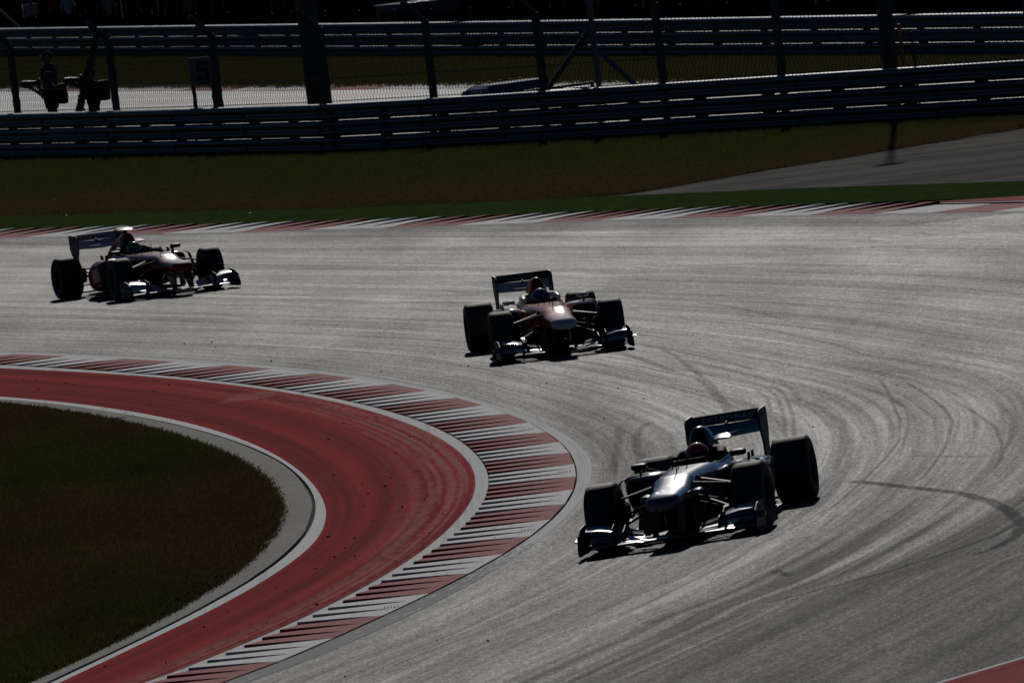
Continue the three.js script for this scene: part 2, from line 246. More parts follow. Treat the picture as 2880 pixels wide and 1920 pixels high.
{ // concrete gutter behind the apron, a shallow step lower than its kerbstone
  const t = new Tri(), w = z => .02 * (vn(z * .7, 3) - .5);
  for (let z = -236; z < -94; z += 1) { const f = q => cx('F', q), P = (q, k) => [[f(q) + .03, .005, q], [f(q) + .028 + w(q), -.05, q], [f(q) - .012 + w(q), -.05, q], [f(q) - .014 + w(q), .012, q], [f(q) - .05 + w(q + 9) * .5, .014, q], [cx('G', q) - .2, -.008, q]][k], u = k => [k * .3, z], u1 = k => [k * .3, z + 1];
    for (let k = 0; k < 5; k++) t.quad(P(z, k), P(z, k + 1), P(z + 1, k + 1), P(z + 1, k), u(k), u(k + 1), u1(k + 1), u1(k)); }
  struct('concrete_gutter', t.geo(), concrete);
  // drain cover strip across the gutter
  const c = new Tri(); const zc = -154.2, x0 = cx('G', zc) - .55, x1 = cx('F', zc) + .02; c.box(x0, x1, -.03, .018, zc - .1, zc + .1); struct('drain_channel', c.geo(), mat(.16, .155, .14, .9));
}
// kerbs: painted concrete blocks, three saw-teeth on each, dying out towards the track
const rubbed = (r, g, b, seed) => dataTex(256, 512, (i, j, u, v) => { const n = vn(i / 3 + seed, j / 24), m = vn(i / 9 + seed, j / 60 + 7), k = 1 + .25 * (NT[(i * 613 + j * 7331 + seed * 77) & 65535] - .5) + .22 * (m - .5), du = .9 * cl((n - .48) * 2.6) * cl((m - .28) * 2.2); return [s8(lerp(r, .22, du * .75) * k), s8(lerp(g, .17, du * .8) * k), s8(lerp(b, .15, du * .8) * k)]; });
const kerbRed = mat(1, 1, 1, .75, { specularIntensity: .06, map: rubbed(.33, .03, .034, 1) }), kerbWhite = mat(1, 1, 1, .75, { specularIntensity: .2, map: rubbed(.58, .58, .59, 40) });
function kerbBlock(parent, e0, e1, i0, i1, m, { teeth = 3, rise = -.008, tooth = .027, base = .012, dead = .07 } = {}) {   // e: track side, i: far side; [x,z] pairs
  const t = new Tri(), W = [0, dead, .22, .55, 1];
  const P = (f, w, h) => { const ax = lerp(e0[0], e1[0], f), az = lerp(e0[1], e1[1], f), bx = lerp(i0[0], i1[0], f), bz = lerp(i0[1], i1[1], f); return [lerp(ax, bx, w), h, lerp(az, bz, w)]; };
  const lo = w => base + rise * w, hi = w => lo(w) + tooth * Math.pow(Math.max(0, w - dead) / (1 - dead), .7), L = Math.hypot(e1[0] - e0[0], e1[1] - e0[1]);
  for (let k = 0; k < teeth; k++) { const f0 = k / teeth, f1 = (k + 1) / teeth, fm = f1 - .02 / teeth;
    for (let j = 0; j < 4; j++) { const a = W[j], b = W[j + 1], U = (f, w) => [w * .8, f * L * .35];
      t.quad(P(f0, a, lo(a)), P(fm, a, hi(a)), P(fm, b, hi(b)), P(f0, b, lo(b)), U(f0, a), U(fm, a), U(fm, b), U(f0, b));
      t.quad(P(fm, a, hi(a)), P(f1, a, lo(a)), P(f1, b, lo(b)), P(fm, b, hi(b)), U(fm, a), U(f1, a), U(f1, b), U(fm, b)); }
    t.quad(P(f0, 1, -.01), P(f0, 1, lo(1)), P(fm, 1, hi(1)), P(fm, 1, -.01)); t.quad(P(fm, 1, -.01), P(fm, 1, hi(1)), P(f1, 1, lo(1)), P(f1, 1, -.01)); }
  t.quad(P(0, 0, -.01), P(1, 0, -.01), P(1, 0, lo(0)), P(0, 0, lo(0)));
  t.quad(P(0, 0, -.01), P(0, 0, lo(0)), P(0, 1, lo(1)), P(0, 1, -.01)); t.quad(P(1, 0, -.01), P(1, 1, -.01), P(1, 1, lo(1)), P(1, 0, lo(0)));
  return part('kerb_block', t.geo(), m, parent);
}
{
  const kerb = thing('kerb', 'inner kerb of red and white saw-toothed blocks round the red apron', 'kerb'); kerb.userData.kind = 'structure';
  const zb = []; for (let z = -173.58 - 2.75 * 4; z < -173.6; z += 2.75) zb.push(z);
  zb.push(-173.58, -170.62, -167.76, -164.95, -162.30, -159.70, -157.05, -154.37, -151.70, -149.15, -146.60, -144.05, -141.55, -139.10, -136.75, -134.45, -132.15, -129.85, -127.55, -125.25, -122.95, -120.7, -118.45, -116.22, -114.0, -111.76, -109.55, -107.46, -105.5, -103.4, -101.3, -99.2);
  const inner = z => { const sl = (cx('B', z + 1) - cx('B', z - 1)) / 2; let w = z; for (let k = 0; k < 6; k++) { const wd = cx('B', z) - cx('C', w); w = z + wd * sl * .95 / 1; const x = cx('C', w); w = z + (cx('B', z) - x) * sl; } return [cx('C', w), w]; };
  for (let i = 0; i < zb.length - 1; i++) { const a = zb[i], b = zb[i + 1], white = i % 2 === 0; const o = kerbBlock(kerb, [cx('B', a), a], [cx('B', b), b], inner(a), inner(b), white ? kerbWhite : kerbRed); if ([16, 20, 24, 28].includes(i)) { // small stencilled ticks on some white blocks
      const t = new Tri(), za = lerp(a, b, .55); for (let k = 0; k < 5; k++) { const x = cx('B', za) - .06 - k * .032; t.box(x - .008, x + .006, .012 + .0015 * k, .017 + .0015 * k, za - .1, za + .14); } part('stencil_ticks', t.geo(), mat(.14, .14, .16, .8), o); } }
}
{
  const kerb = thing('kerb', 'outer kerb of red and white saw-toothed blocks below the green strip', 'kerb'); kerb.userData.kind = 'structure';
  const P = [[-13.6, -235.9], [-12.15, -232.4], [-10.7, -228.9], [-9.27, -225.40], [-7.86, -222.05], [-6.44, -218.5], [-4.97, -214.98], [-3.58, -211.8], [-2.2, -208.55], [-.87, -205.7], [.48, -202.8], [1.63, -200.34], [2.78, -197.75], [3.91, -195.03], [5.0, -192.33], [6.0, -189.70]];
  const n = [.915, -.403], out = p => [p[0] + n[0] * 1.35, p[1] + n[1] * 1.35];
  const pm = P.map(p => [p[0] + n[0] * .14, p[1] + n[1] * .14]);
  for (let i = 0; i < P.length - 1; i++) kerbBlock(kerb, pm[i], pm[i + 1], out(P[i]), out(P[i + 1]), i % 2 ? kerbWhite : kerbRed, { tooth: .045, rise: .02, dead: .18 });
  // flat painted end of the kerb, at the right
  const Q = [[6.0, -189.70], [6.84, -187.50], [7.72, -185.16], [8.6, -182.8], [9.5, -180.4], [10.4, -178]].map(p => [p[0] + n[0] * .14, p[1] + n[1] * .14]);
  for (let i = 0; i < Q.length - 1; i++) kerbBlock(kerb, Q[i], Q[i + 1], [Q[i][0] + n[0] * 1.1, Q[i][1] + n[1] * 1.1], [Q[i + 1][0] + n[0] * 1.1, Q[i + 1][1] + n[1] * 1.1], i % 2 ? kerbRed : kerbWhite, { teeth: 1, tooth: .002, rise: .01 });
  const L = (o, w, y, a = 0, b = 9) => { const t = new Tri(), s = OL.slice(a, b + 1); for (let i = 0; i < s.length - 1; i++) { const f = (p, d, k) => [p[0] + n[0] * d, y, p[1] + n[1] * d]; t.quad(f(s[i], o), f(s[i + 1], o), f(s[i + 1], o + w), f(s[i], o + w), [0, s[i][1]], [0, s[i + 1][1]], [w, s[i + 1][1]], [w, s[i][1]]); } return t.geo(); };
  struct('painted_line', L(0, .15, .005), linePaint);
  // red wedge and white line behind the flat end
  { const t = new Tri(); const a = [6.9, -192.1], b = [9.35, -186.7], c = [12.5, -180]; const f = (p, d, y) => [p[0] + n[0] * d, y, p[1] + n[1] * d];
    t.quad(f(a, .0, .012), f(b, -.28, .012), f(b, 1.2, .012), f(a, .05, .012), [a[0], a[1]], [b[0], b[1]], [b[0] + 1, b[1]], [a[0], a[1]]); t.quad(f(b, -.28, .012), f(c, -.9, .012), f(c, 2.4, .012), f(b, 1.2, .012), [b[0], b[1]], [c[0], c[1]], [c[0] + 1, c[1]], [b[0], b[1]]); struct('painted_apron', t.geo(), mat(.4, .06, .065, .85, { map: grainTex, specularIntensity: .03 }));
    const w = new Tri(), d0 = [7.2, -190.6], d1 = [11.6, -179.6]; w.quad(f(d0, .05, .016), f(d1, .05, .016), f(d1, .28, .016), f(d0, .12, .016), [0, 0], [0, 9], [.2, 9], [.2, 0]); struct('painted_line', w.geo(), linePaint); }
  // green strip behind the kerb
  const gt = [[-15, -251.5], [-10.18, -239.77], [-6.82, -231.3], [-2.65, -220.9], [2.49, -210.2], [5.37, -204.3], [8.90, -195.94], [13, -186]];
  const t = new Tri(); const kb = [[-14.5, -240], [-9.8, -229.5], [-6.6, -221.8], [-2.5, -212.2], [2.5, -201.6], [4.9, -196.2], [6.95, -191.5], [12.5, -178.5]]; // just under the kerb's far edge
  for (let i = 0; i < gt.length - 1; i++) { const a = [kb[i][0] + .7, .003, kb[i][1]], b = [kb[i + 1][0] + .7, .003, kb[i + 1][1]], c = [gt[i + 1][0], .003, gt[i + 1][1]], d = [gt[i][0], .003, gt[i][1]]; t.quad(a, b, c, d, [a[0], a[2]], [b[0], b[2]], [c[0], c[2]], [d[0], d[2]]); }
  const turf = dataTex(512, 512, (i, j) => { const f = .8 + .5 * (fbm(i / 20, j / 20) - .5) + .5 * (NT[(i * 613 + j * 7331) & 65535] - .5); return [s8(.048 * f), s8(.086 * f), s8(.025 * f)]; }); turf.repeat.set(1 / 4, 1 / 12);
  struct('green_verge_strip', t.geo(), mat(1, 1, 1, 1, { map: turf, specularIntensity: 0 }));
  // paved run-off wedge at the right, behind the green strip
  const w = new Tri(), wd = [[1.0, -210.2], [2.5, -210.9], [5.19, -214.6], [7.78, -217.51], [10.15, -220.96], [14, -224.5]], gr = [[1.0, -212.8], [2.49, -209.6], [5.37, -203.9], [8.9, -195.5], [11, -190.5], [15, -182]];
  for (let i = 0; i < 5; i++) { const a = gr[i], b = gr[i + 1], c = wd[i + 1], d = wd[i], q = p => [p[0], -.002, p[1]]; w.quad(q(a), q(b), q(c), q(d), a, b, c, d); }
  const ro = dataTex(512, 1024, (i, j) => { const a = .72 + .5 * (vn(i / 64, j / 24) - .5) + .35 * (vn(i / 9, j / 5) - .5) + .5 * (NT[(i * 613 + j * 7331) & 65535] - .5) + .5 * Math.max(0, vn(i / 40 + 9, j / 9) - .62); return [s8(a * .13), s8(a * .126), s8(a * .12)]; }); ro.repeat.set(1 / 12, 1 / 40);
  struct('paved_run_off', w.geo(), mat(1, 1, 1, .95, { map: ro, specularIntensity: .03 }));
  // kerb at the exit, near right-hand corner of the picture
  const ex = [[2.2, -90.15], [3.02, -91.52], [3.77, -92.76], [4.47, -93.91], [6, -96.5]], e = new Tri(), l = new Tri();
  for (let i = 0; i < 4; i++) { const f = (p, d, y) => [p[0] + .86 * d, y + trackY(p[0] + .86 * d, p[1] + .5 * d), p[1] + .5 * d]; const a = ex[i], b = ex[i + 1]; l.quad(f(a, 0, .006), f(b, 0, .006), f(b, .09, .006), f(a, .09, .006), [0, a[1]], [0, b[1]], [.1, b[1]], [.1, a[1]]); e.quad(f(a, .09, .004), f(b, .09, .004), f(b, .3, .012), f(a, .3, .012), [0, a[1]], [0, b[1]], [.2, b[1]], [.2, a[1]]); e.quad(f(a, .3, .012), f(b, .3, .012), f(b, .34, .004), f(a, .34, .004), [.2, a[1]], [.2, b[1]], [.3, b[1]], [.3, a[1]]); e.quad(f(a, .34, .004), f(b, .34, .004), f(b, 3, .03), f(a, 3, .03), [.3, a[1]], [.3, b[1]], [3, b[1]], [3, a[1]]); }
  struct('painted_line', l.geo(), linePaint); struct('painted_apron', e.geo(), mat(.4, .05, .055, .85, { map: grainTex, specularIntensity: .03 }));
}
// the road behind the barrier with a small kerb on its far edge
{
  const p = poly(ROADFAR), t = new Tri(), n = [.93, -.37]; for (let i = 0; i < p.pts.length - 1; i++) { const a = p.pts[i], b = p.pts[i + 1], q = (c, d) => [c[0] - n[0] * d, YB, c[1] - n[1] * d]; t.quad(q(a, 11), q(b, 11), q(b, 0), q(a, 0), [a[0] - 10, a[1]], [b[0] - 10, b[1]], b, a); }
  struct('service_road', t.geo(), mat(.095, .094, .092, .68, { map: grainTex, specularIntensity: .8 }));
  const kerb = thing('kerb', 'low red and white kerb on the far edge of the road behind the barrier', 'kerb'); kerb.userData.kind = 'structure';
  for (let i = 0, s = 8; s < p.len - 6; i++) { const L = i % 2 ? 7.5 : 11, a = p.at(s), b = p.at(s + L), o = .9; const tt = new Tri(); const q = (c, d, y) => [c.x + c.nx * d, YB + y, c.z + c.nz * d]; tt.quad(q(a, 0, .01), q(b, 0, .01), q(b, o, .07), q(a, o, .07), [0, 0], [0, L * .3], [.5, L * .3], [.5, 0]); tt.quad(q(a, o, .07), q(b, o, .07), q(b, o, -.02), q(a, o, -.02)); part('kerb_block', tt.geo(), i % 2 ? kerbRed : kerbWhite, kerb); s += L; }
}

// ---------------------------------------------------------------- grass
function tuftGeo(seed, n, h, w, spread) {
  const r = rng(seed), t = new Tri();
  for (let i = 0; i < n; i++) { const x = (r() - .5) * spread, z = (r() - .5) * spread, a = r() * 6.283, hh = h * (.5 + .7 * r()), lx = (r() - .5) * hh * 1.1, lz = (r() - .5) * hh * 1.1, dx = Math.cos(a) * w / 2, dz = Math.sin(a) * w / 2;
    t.tri([x - dx, -.01, z - dz], [x + dx, -.01, z + dz], [x + lx * .4 + dx * .7, hh * .6, z + lz * .4 + dz * .7]); t.tri([x - dx, -.01, z - dz], [x + lx * .4 + dx * .7, hh * .6, z + lz * .4 + dz * .7], [x + lx, hh, z + lz]); }
  return t.geo();
}
const grassMat = mat(1, 1, 1, 1, { specularIntensity: .1, transmission: .4, thickness: 0 });
function grass(name, label, geo, count, seed, place, tint) {
  const im = new THREE.InstancedMesh(geo, grassMat, count), r = rng(seed), m = new THREE.Matrix4(), q = new THREE.Quaternion(), up = V(0, 1, 0), c = new THREE.Color(); let k = 0;
  for (let i = 0; i < count * 6 && k < count; i++) { const p = place(r); if (!p) continue; q.setFromAxisAngle(up, r() * 6.283); const s = (.65 + .7 * r()) * (p[4] ?? 1); m.compose(V(p[0], p[1], p[2]), q, V(s, s * (p[3] ?? 1), s)); im.setMatrixAt(k, m); const g = tint(p[0], p[2], r); c.setRGB(g[0], g[1], g[2]); im.setColorAt(k, c); k++; }
  im.count = k; im.name = numbered(name); im.castShadow = im.receiveShadow = true; scene.add(im); return tag(im, label, 'grass', null, 'stuff');
}
const olive = (x, z, r, dry, f = 1) => { const k = 1.45 * f * (.8 + .4 * r()); return [lerp(.044, .064, dry) * k, lerp(.052, .049, dry) * k, lerp(.014, .021, dry) * k]; };
grass('infield_grass', 'dark patchy grass inside the corner behind the concrete gutter', tuftGeo(3, 26, .09, .006, .34), 60000, 5,
  r => { const z = lerp(-168, -101, r()), g = cx('G', z), L = -5.9 - (z + 130) * -.046; const x0 = z / 32694 * 1440 - .8 - (z < -150 ? .5 : 0), x = lerp(x0, g, r()); return x > g - .06 + .05 * (vn(z * 3, 2) - .5) ? null : [x, -.02, z, ss(.05, .5, g - x) * .6 + .4, .3 + .7 * ss(.02, .4, g - x)]; },
  (x, z, r) => olive(x, z, r, ss(.34, .56, fbm(x * .45 + 9, z * .07)), .72 + .5 * (fbm(x * 1.3 + 31, z * .2) - .5)));
const verge = (r, z0, z1) => { const z = lerp(z0, z1, r()), x = lerp(-14.5, 12, r()); return [x, z]; };
const GTX = [[-15, -251.5], [-10.18, -239.77], [-6.82, -231.3], [-2.65, -220.9], [1.2, -212.6], [2.5, -211], [5.19, -214.6], [7.78, -217.51], [10.15, -220.96], [14, -225.5]];
const frontZ = x => { let i = 0; while (i < GTX.length - 2 && x > GTX[i + 1][0]) i++; return lerp(GTX[i][1], GTX[i + 1][1], (x - GTX[i][0]) / (GTX[i + 1][0] - GTX[i][0])); };
const barZ = x => { let i = 0; while (i < BAR.length - 2 && x > BAR[i + 1][0]) i++; return lerp(BAR[i][1], BAR[i + 1][1], (x - BAR[i][0]) / (BAR[i + 1][0] - BAR[i][0])); };
const pz = (P, x) => { let i = 0; while (i < P.length - 2 && x > P[i + 1][0]) i++; return lerp(P[i][1], P[i + 1][1], (x - P[i][0]) / (P[i + 1][0] - P[i][0])); };
grass('verge_grass', 'olive and brown grass between the green strip and the near barrier', tuftGeo(11, 30, .11, .01, .5), 60000, 6,
  r => { const x = lerp(-14, 12, r()), z1 = frontZ(x) + (x > 1 ? 1.4 : .25) * (vn(x * 2.2, 7) + vn(x * 9, 3) * .5 - .95), z0 = barZ(x) - 1.2, z = lerp(z0, z1, r()); return z0 > z1 ? null : [x, -.03, z, 1.15 - .5 * ss(.3, 1, (z - z0) / (z1 - z0))]; },
  (x, z, r) => { const f = (z - barZ(x)) / (frontZ(x) - barZ(x)); return olive(x, z, r, cl(ss(.42, .95, f + .5 * (fbm(x * .5, z * .09) - .5))), 1); });
grass('far_grass', 'dark green grass between the rear road and the far barrier', tuftGeo(12, 30, .12, .014, .6), 60000, 8,
  r => { const x = lerp(-20, 16, r()), z1 = pz(ROADFAR, x) - 2.6, z0 = pz(FBAR, x) - 2, z = lerp(z0, z1, r()); return [x, YB - .02, z]; },
  (x, z, r) => olive(x, z, r, .25 + .4 * fbm(x * .4, z * .05), .85));
grass('far_grass', 'grass on the slope down behind the near barrier', tuftGeo(13, 26, .12, .012, .5), 14000, 9,
  r => { const p = verge(r, 0, 1), x = lerp(-14, 12, r()), zb = barZ(x) - 1.0, o = 3 + 9 * r(); return [x + 0, YB - .02 + .0, zb - o * 2.2]; },
  (x, z, r) => olive(x, z, r, .3, .85));

// ---------------------------------------------------------------- barriers
const steelTex = dataTex(256, 256, (i, j) => { const a = .85 + .3 * (vn(i / 2, j / 8) - .5) + .3 * (vn(i / 16, j / 64) - .5); return [s8(a * .8), s8(a * .8), s8(a * .8)]; });
const railMat = mat(.085, .1, .135, .36, { metalness: .2, map: steelTex }), galv = mat(.26, .27, .29, .48, { metalness: .6, map: steelTex }), steelDark = mat(.06, .062, .068, .6, { metalness: .2 }), pale = mat(.5, .5, .5, .6), rubberBlk = mat(.02, .02, .02, .8);
// W-beam: outline (out towards the camera, height) of a rail 0.31 m tall
const WBH = 1.13, WB = [[-.022, .1575], [.008, .155], [.034, .142], [.078, .105], [.083, .09], [.083, .07], [.078, .055], [.02, .025], [.012, .01], [.012, -.01], [.02, -.025], [.078, -.055], [.083, -.07], [.083, -.09], [.078, -.105], [.03, -.14], [.012, -.15], [0, -.155]];
function rail(a, b, y, parent, th = .006) {              // a, b: {x,z}; n towards the camera side
  const tx = b.x - a.x, tz = b.z - a.z, L = Math.hypot(tx, tz), nx = -tz / L, nz = tx / L;
  const P = (e, [o, h], d) => V(e.x + nx * (o + d), y + h * WBH, e.z + nz * (o + d));
  const outline = [...WB.map(p => [p, 0]), ...[...WB].reverse().map(p => [p, -th])];
  return part('rail', loft([outline.map(([p, d]) => P(a, p, d)), outline.map(([p, d]) => P(b, p, d))], { crease: 30 }), railMat, parent);
}
function guardrail(name, label, pts, y0, heights, step, post, seed) {
  const g = thing(name, label, 'barrier'), p = poly(pts), r = rng(seed); let s = 0, k = 0;
  for (; s < p.len - .1; s += step) { const a = p.at(s), b = p.at(Math.min(s + step, p.len)), o = {}, jz = () => (r() - .5) * .012; for (const h of heights) rail({ x: a.x, z: a.z }, { x: b.x, z: b.z }, y0 + h + jz() * .4, g);
    const tx = b.x - a.x, tz = b.z - a.z, L = Math.hypot(tx, tz), nx = -tz / L, nz = tx / L, ty = y0 + heights[heights.length - 1] + .17, n = 8, rings = []; for (let i = 0; i <= n; i++) { const f = i / n, w = .006 * (r() - .5), ex = lerp(a.x, b.x, f), ez = lerp(a.z, b.z, f); rings.push([[-.035, .004], [-.03, .017], [-.01, .018], [.05, .004 + w], [.075, -.02 + w], [.07, -.028], [.01, .004]].map(([d, h]) => V(ex + nx * d, ty + h, ez + nz * d))); } part('top_hem', loft(rings, { crease: 25 }), railMat, g); }
  for (s = step * .35; s < p.len; s += post) { const a = p.at(s), nx = -a.tz, nz = a.tx, t = new THREE.BoxGeometry(.09, heights[heights.length - 1] + .155 + .25, .16); t.rotateY(Math.atan2(a.tx, a.tz)); t.translate(a.x - nx * .17, y0 + (heights[heights.length - 1] + .155 - .25) / 2 - .03, a.z - nz * .17); part('post', t, steelDark, g);
    const b = new THREE.BoxGeometry(.1, heights[heights.length - 1] + .1 - .12, .18); b.rotateY(Math.atan2(a.tx, a.tz)); b.translate(a.x - nx * .04, y0 + (heights[heights.length - 1] + .1 + .12) / 2 - .05, a.z - nz * .04); part('spacer_block', b, steelDark, g); }
  return g;
}
guardrail('guardrail', 'near steel guardrail of three stacked corrugated rails beyond the grass', BAR, 0, [.21, .57, .93], 5.6, 2.9, 4);
guardrail('guardrail', 'far steel guardrail of three stacked rails below the spectators', FBAR, YB, [.2, .56, .92], 11.5, 5.7, 9);
// debris fence just behind the near barrier
{
  const f = thing('debris_fence', 'tall chain-link debris fence with cranked posts behind the near barrier', 'fence');
  const posts = [[-14.4, -288.4], [-11.2, -280.5], [-8.55, -271.8], [-5.95, -263.4], [-3.4, -256.0], [-1.05, -250.7], [1.3, -245.2], [3.75, -240.5], [6.1, -236.0], [8.4, -231.3], [10.75, -226.7], [13.2, -221.9]];
  const wire = mat(.055, .057, .06, .7), n = [-.89, .45];
  posts.forEach(([x, z], i) => { if (i === 9) return; const a = Math.atan2(.45, .89); const t = [bar(V(x, -.1, z), V(x, 2.75, z), .09, .085, 4), bar(V(x, 2.72, z), V(x + n[0] * .5, 3.2, z + n[1] * .5), .08, .075, 4)]; part('post', mergeGeometries(t.map(g => g.toNonIndexed ? g : g)), steelDark, f); });
  for (let i = 0; i < posts.length - 1; i++) { const [x0, z0] = posts[i], [x1, z1] = posts[i + 1], L = Math.hypot(x1 - x0, z1 - z0), H = 1.9, y0 = .82, geos = [], t = new Tri(), w = .009, dia = .17, sl = .55; // wires of the mesh as thin flat strands
    const P = (u, y, d) => [lerp(x0, x1, u / L) + n[0] * d, y0 + y, lerp(z0, z1, u / L) + n[1] * d];
    for (const dir of [1, -1]) for (let c = -H * sl; c < L + H * sl; c += dia) { let ua = c, ya = 0, ub = c + dir * H * sl, yb = H; const clip = (u, y, v, w2) => u < 0 ? [0, y + (w2 - y) * (0 - u) / (v - u)] : u > L ? [L, y + (w2 - y) * (L - u) / (v - u)] : [u, y]; if ((ua < 0 && ub < 0) || (ua > L && ub > L)) continue; const A = clip(ua, ya, ub, yb), B = clip(ub, yb, ua, ya); t.quad(P(A[0] - w, A[1], dir * .003), P(A[0] + w, A[1], dir * .003), P(B[0] + w, B[1], dir * .003), P(B[0] - w, B[1], dir * .003)); t.quad(P(A[0], A[1], dir * .003 - w / 2), P(A[0], A[1], dir * .003 + w / 2), P(B[0], B[1], dir * .003 + w / 2), P(B[0], B[1], dir * .003 - w / 2)); }
    const mesh = part('chain_link_mesh', t.geo(), wire, f);
    for (const y of [.38, 1.05, 1.75, 2.45]) { const a = V(x0, y0 + y * .75, z0), b = V(x1, y0 + y * .75, z1); part('cable', bar(a, b, .009, .009, 5), wire, f); }
  }
  // stays bracing two of the posts
  part('brace', bar(V(-8.85, 2.8, -273.2), V(-9.95, .1, -277.2), .1, .09, 4), steelDark, f);
  part('brace', bar(V(2.35, 2.25, -243.8), V(.75, .3, -248), .06, .06, 6), steelDark, f);
  part('brace', bar(V(2.55, 1.78, -243.5), V(3.8, .35, -242.4), .055, .055, 6), galv, f);
  part('brace_post', bar(V(2.45, -.3, -243.7), V(2.45, 3.4, -243.7), .06, .06, 8), galv, f);
}
// masts
function mast(label, x, z, y0, h, r, head, sleeve = h) {
  const m = thing('lighting_mast', label, 'mast'); m.position.set(x, y0, z);
  part('sleeve', bar(V(0, -.2, 0), V(0, sleeve, 0), r, r, 12, .95), steelDark, m); part('pole', bar(V(0, sleeve - .05, 0), V(0, h, 0), sleeve < h - 1 ? .06 : r * .8, sleeve < h - 1 ? .06 : r * .8, 10, .8), steelDark, m); part('base_flange', new THREE.CylinderGeometry(r * 1.9, r * 1.9, .06, 12).translate(0, .03, 0), steelDark, m);
  part('cross_arm', new THREE.BoxGeometry(head, .12, .12).translate(0, h, 0), steelDark, m);
  for (const s of [-1, 1]) part('floodlight', new RoundedBoxGeometry(.26, .2, .2, 2, .04).translate(s * (head / 2 - .12), h + .15, .05), steelDark, m);
}
mast('thick dark mast left of centre standing behind the near barrier', -4.02, -283, YB, 11, .25, 2.2);
mast('dark mast beside the thin orange pole right of centre', 8.2, -233, -.3, 12.2, .16, .5, 3.1);
{ const m = thing('marker_pole', 'thin orange pole standing against the right-hand dark mast', 'pole'); m.position.set(8.42, -.3, -232); part('rod', bar(V(0, 0, 0), V(0, 2.24, 0), .035, .035, 8), mat(.62, .16, .02, .5), m); part('foot', new THREE.CylinderGeometry(.1, .12, .08, 10).translate(0, .04, 0), rubberBlk, m); }
{ const m = thing('marker_pole', 'thin dark leaning pole to the right of the orange pole', 'pole'); m.position.set(8.62, -.3, -231); part('rod', bar(V(0, 0, 0), V(.0, 2.1, 0), .03, .03, 8, .7), steelDark, m); part('foot', new THREE.CylinderGeometry(.1, .12, .08, 10).translate(0, .04, 0), rubberBlk, m); }
// numbered board
{
  const b = thing('number_board', 'pale board with a dark number five on two legs behind the barrier', 'sign'); b.position.set(-6.32, -.05, -264.6); b.rotation.y = .1;
  part('leg', bar(V(-.2, 0, -.03), V(-.2, 2.0, -.03), .045, .035, 4), steelDark, b); part('leg', bar(V(.24, 0, -.03), V(.24, 2.0, -.03), .045, .035, 4), steelDark, b);
  part('panel', new RoundedBoxGeometry(.5, .64, .03, 2, .012).translate(0, 1.95, .01), mat(.22, .225, .235, .7), b);
  const d = new THREE.Shape([[-.13, .23], [.14, .23], [.14, .15], [-.05, .15], [-.055, .06], [.04, .065], [.12, .03], [.155, -.05], [.14, -.15], [.06, -.22], [-.06, -.225], [-.145, -.18], [-.15, -.11], [-.06, -.11], [-.03, -.15], [.03, -.15], [.065, -.11], [.06, -.035], [.0, -.005], [-.06, -.02], [-.145, -.02]].map(p => new THREE.Vector2(p[0], p[1])));
  part('digit', new THREE.ExtrudeGeometry(d, { depth: .004, bevelEnabled: false }).translate(0.05, 1.95, .026), mat(.02, .02, .025, .6), b);
}

// ---------------------------------------------------------------- racing cars (built facing +z, origin on the road below the middle)
const carbon = mat(.014, .014, .016, .55, { specularIntensity: .25, clearcoat: .04, clearcoatRoughness: .1 }), matBlack = mat(.012, .012, .013, .75), tyreMat = mat(.035, .033, .03, .7), rimMat = mat(.06, .06, .065, .35, { metalness: .8 }), mirrorGlass = mat(.6, .6, .62, .05, { metalness: 1 });
const gloss = (r, g, b, o = {}) => mat(r, g, b, .6, { specularIntensity: .2, clearcoat: 1, clearcoatRoughness: .085, ...o });
function printTex(w, h, draw) { const c = document.createElement('canvas'); c.width = w; c.height = h; draw(c.getContext('2d'), w, h); const t = new THREE.CanvasTexture(c); t.colorSpace = THREE.SRGBColorSpace; t.magFilter = THREE.LinearFilter; return t; }
const tyreProfile = w => { const h = w / 2, p = []; for (const [x, y] of [[-.86, .175], [-.97, .2], [-1, .25], [-.98, .29], [-.9, .318], [-.78, .328], [-.4, .33], [.4, .33], [.78, .328], [.9, .318], [.98, .29], [1, .25], [.97, .2], [.86, .175]]) p.push(new THREE.Vector2(y, x * h)); return p; };
const tyreGeo = {}; for (const w of [.32, .39]) { const g = new THREE.LatheGeometry(tyreProfile(w), 48); g.rotateZ(Math.PI / 2); tyreGeo[w] = toCreasedNormals(g, 50 * R); }
function rimGeo(w) {
  const h = w / 2, g = [new THREE.LatheGeometry([[.178, -h * .86], [.168, -h * .8], [.15, -h * .3], [.15, h * .3], [.168, h * .8], [.178, h * .86]].map(([y, x]) => new THREE.Vector2(y, x)), 32)];
  g.push(new THREE.LatheGeometry([[.0, h * .62], [.05, h * .62], [.055, h * .5], [.15, h * .35]].map(([y, x]) => new THREE.Vector2(y, x)), 24));
  for (let k = 0; k < 7; k++) { const b = new THREE.BoxGeometry(.03, .02, .13); b.translate(0, h * .5, .1); b.rotateY(k * 2 * Math.PI / 7); g.push(b); }
  const m = mergeGeometries(g.map(q => { q = q.toNonIndexed ? (q.index ? q.toNonIndexed() : q) : q; return q; })); m.rotateZ(-Math.PI / 2); return m;
}
const rims = { .32: rimGeo(.32), .39: rimGeo(.39) };
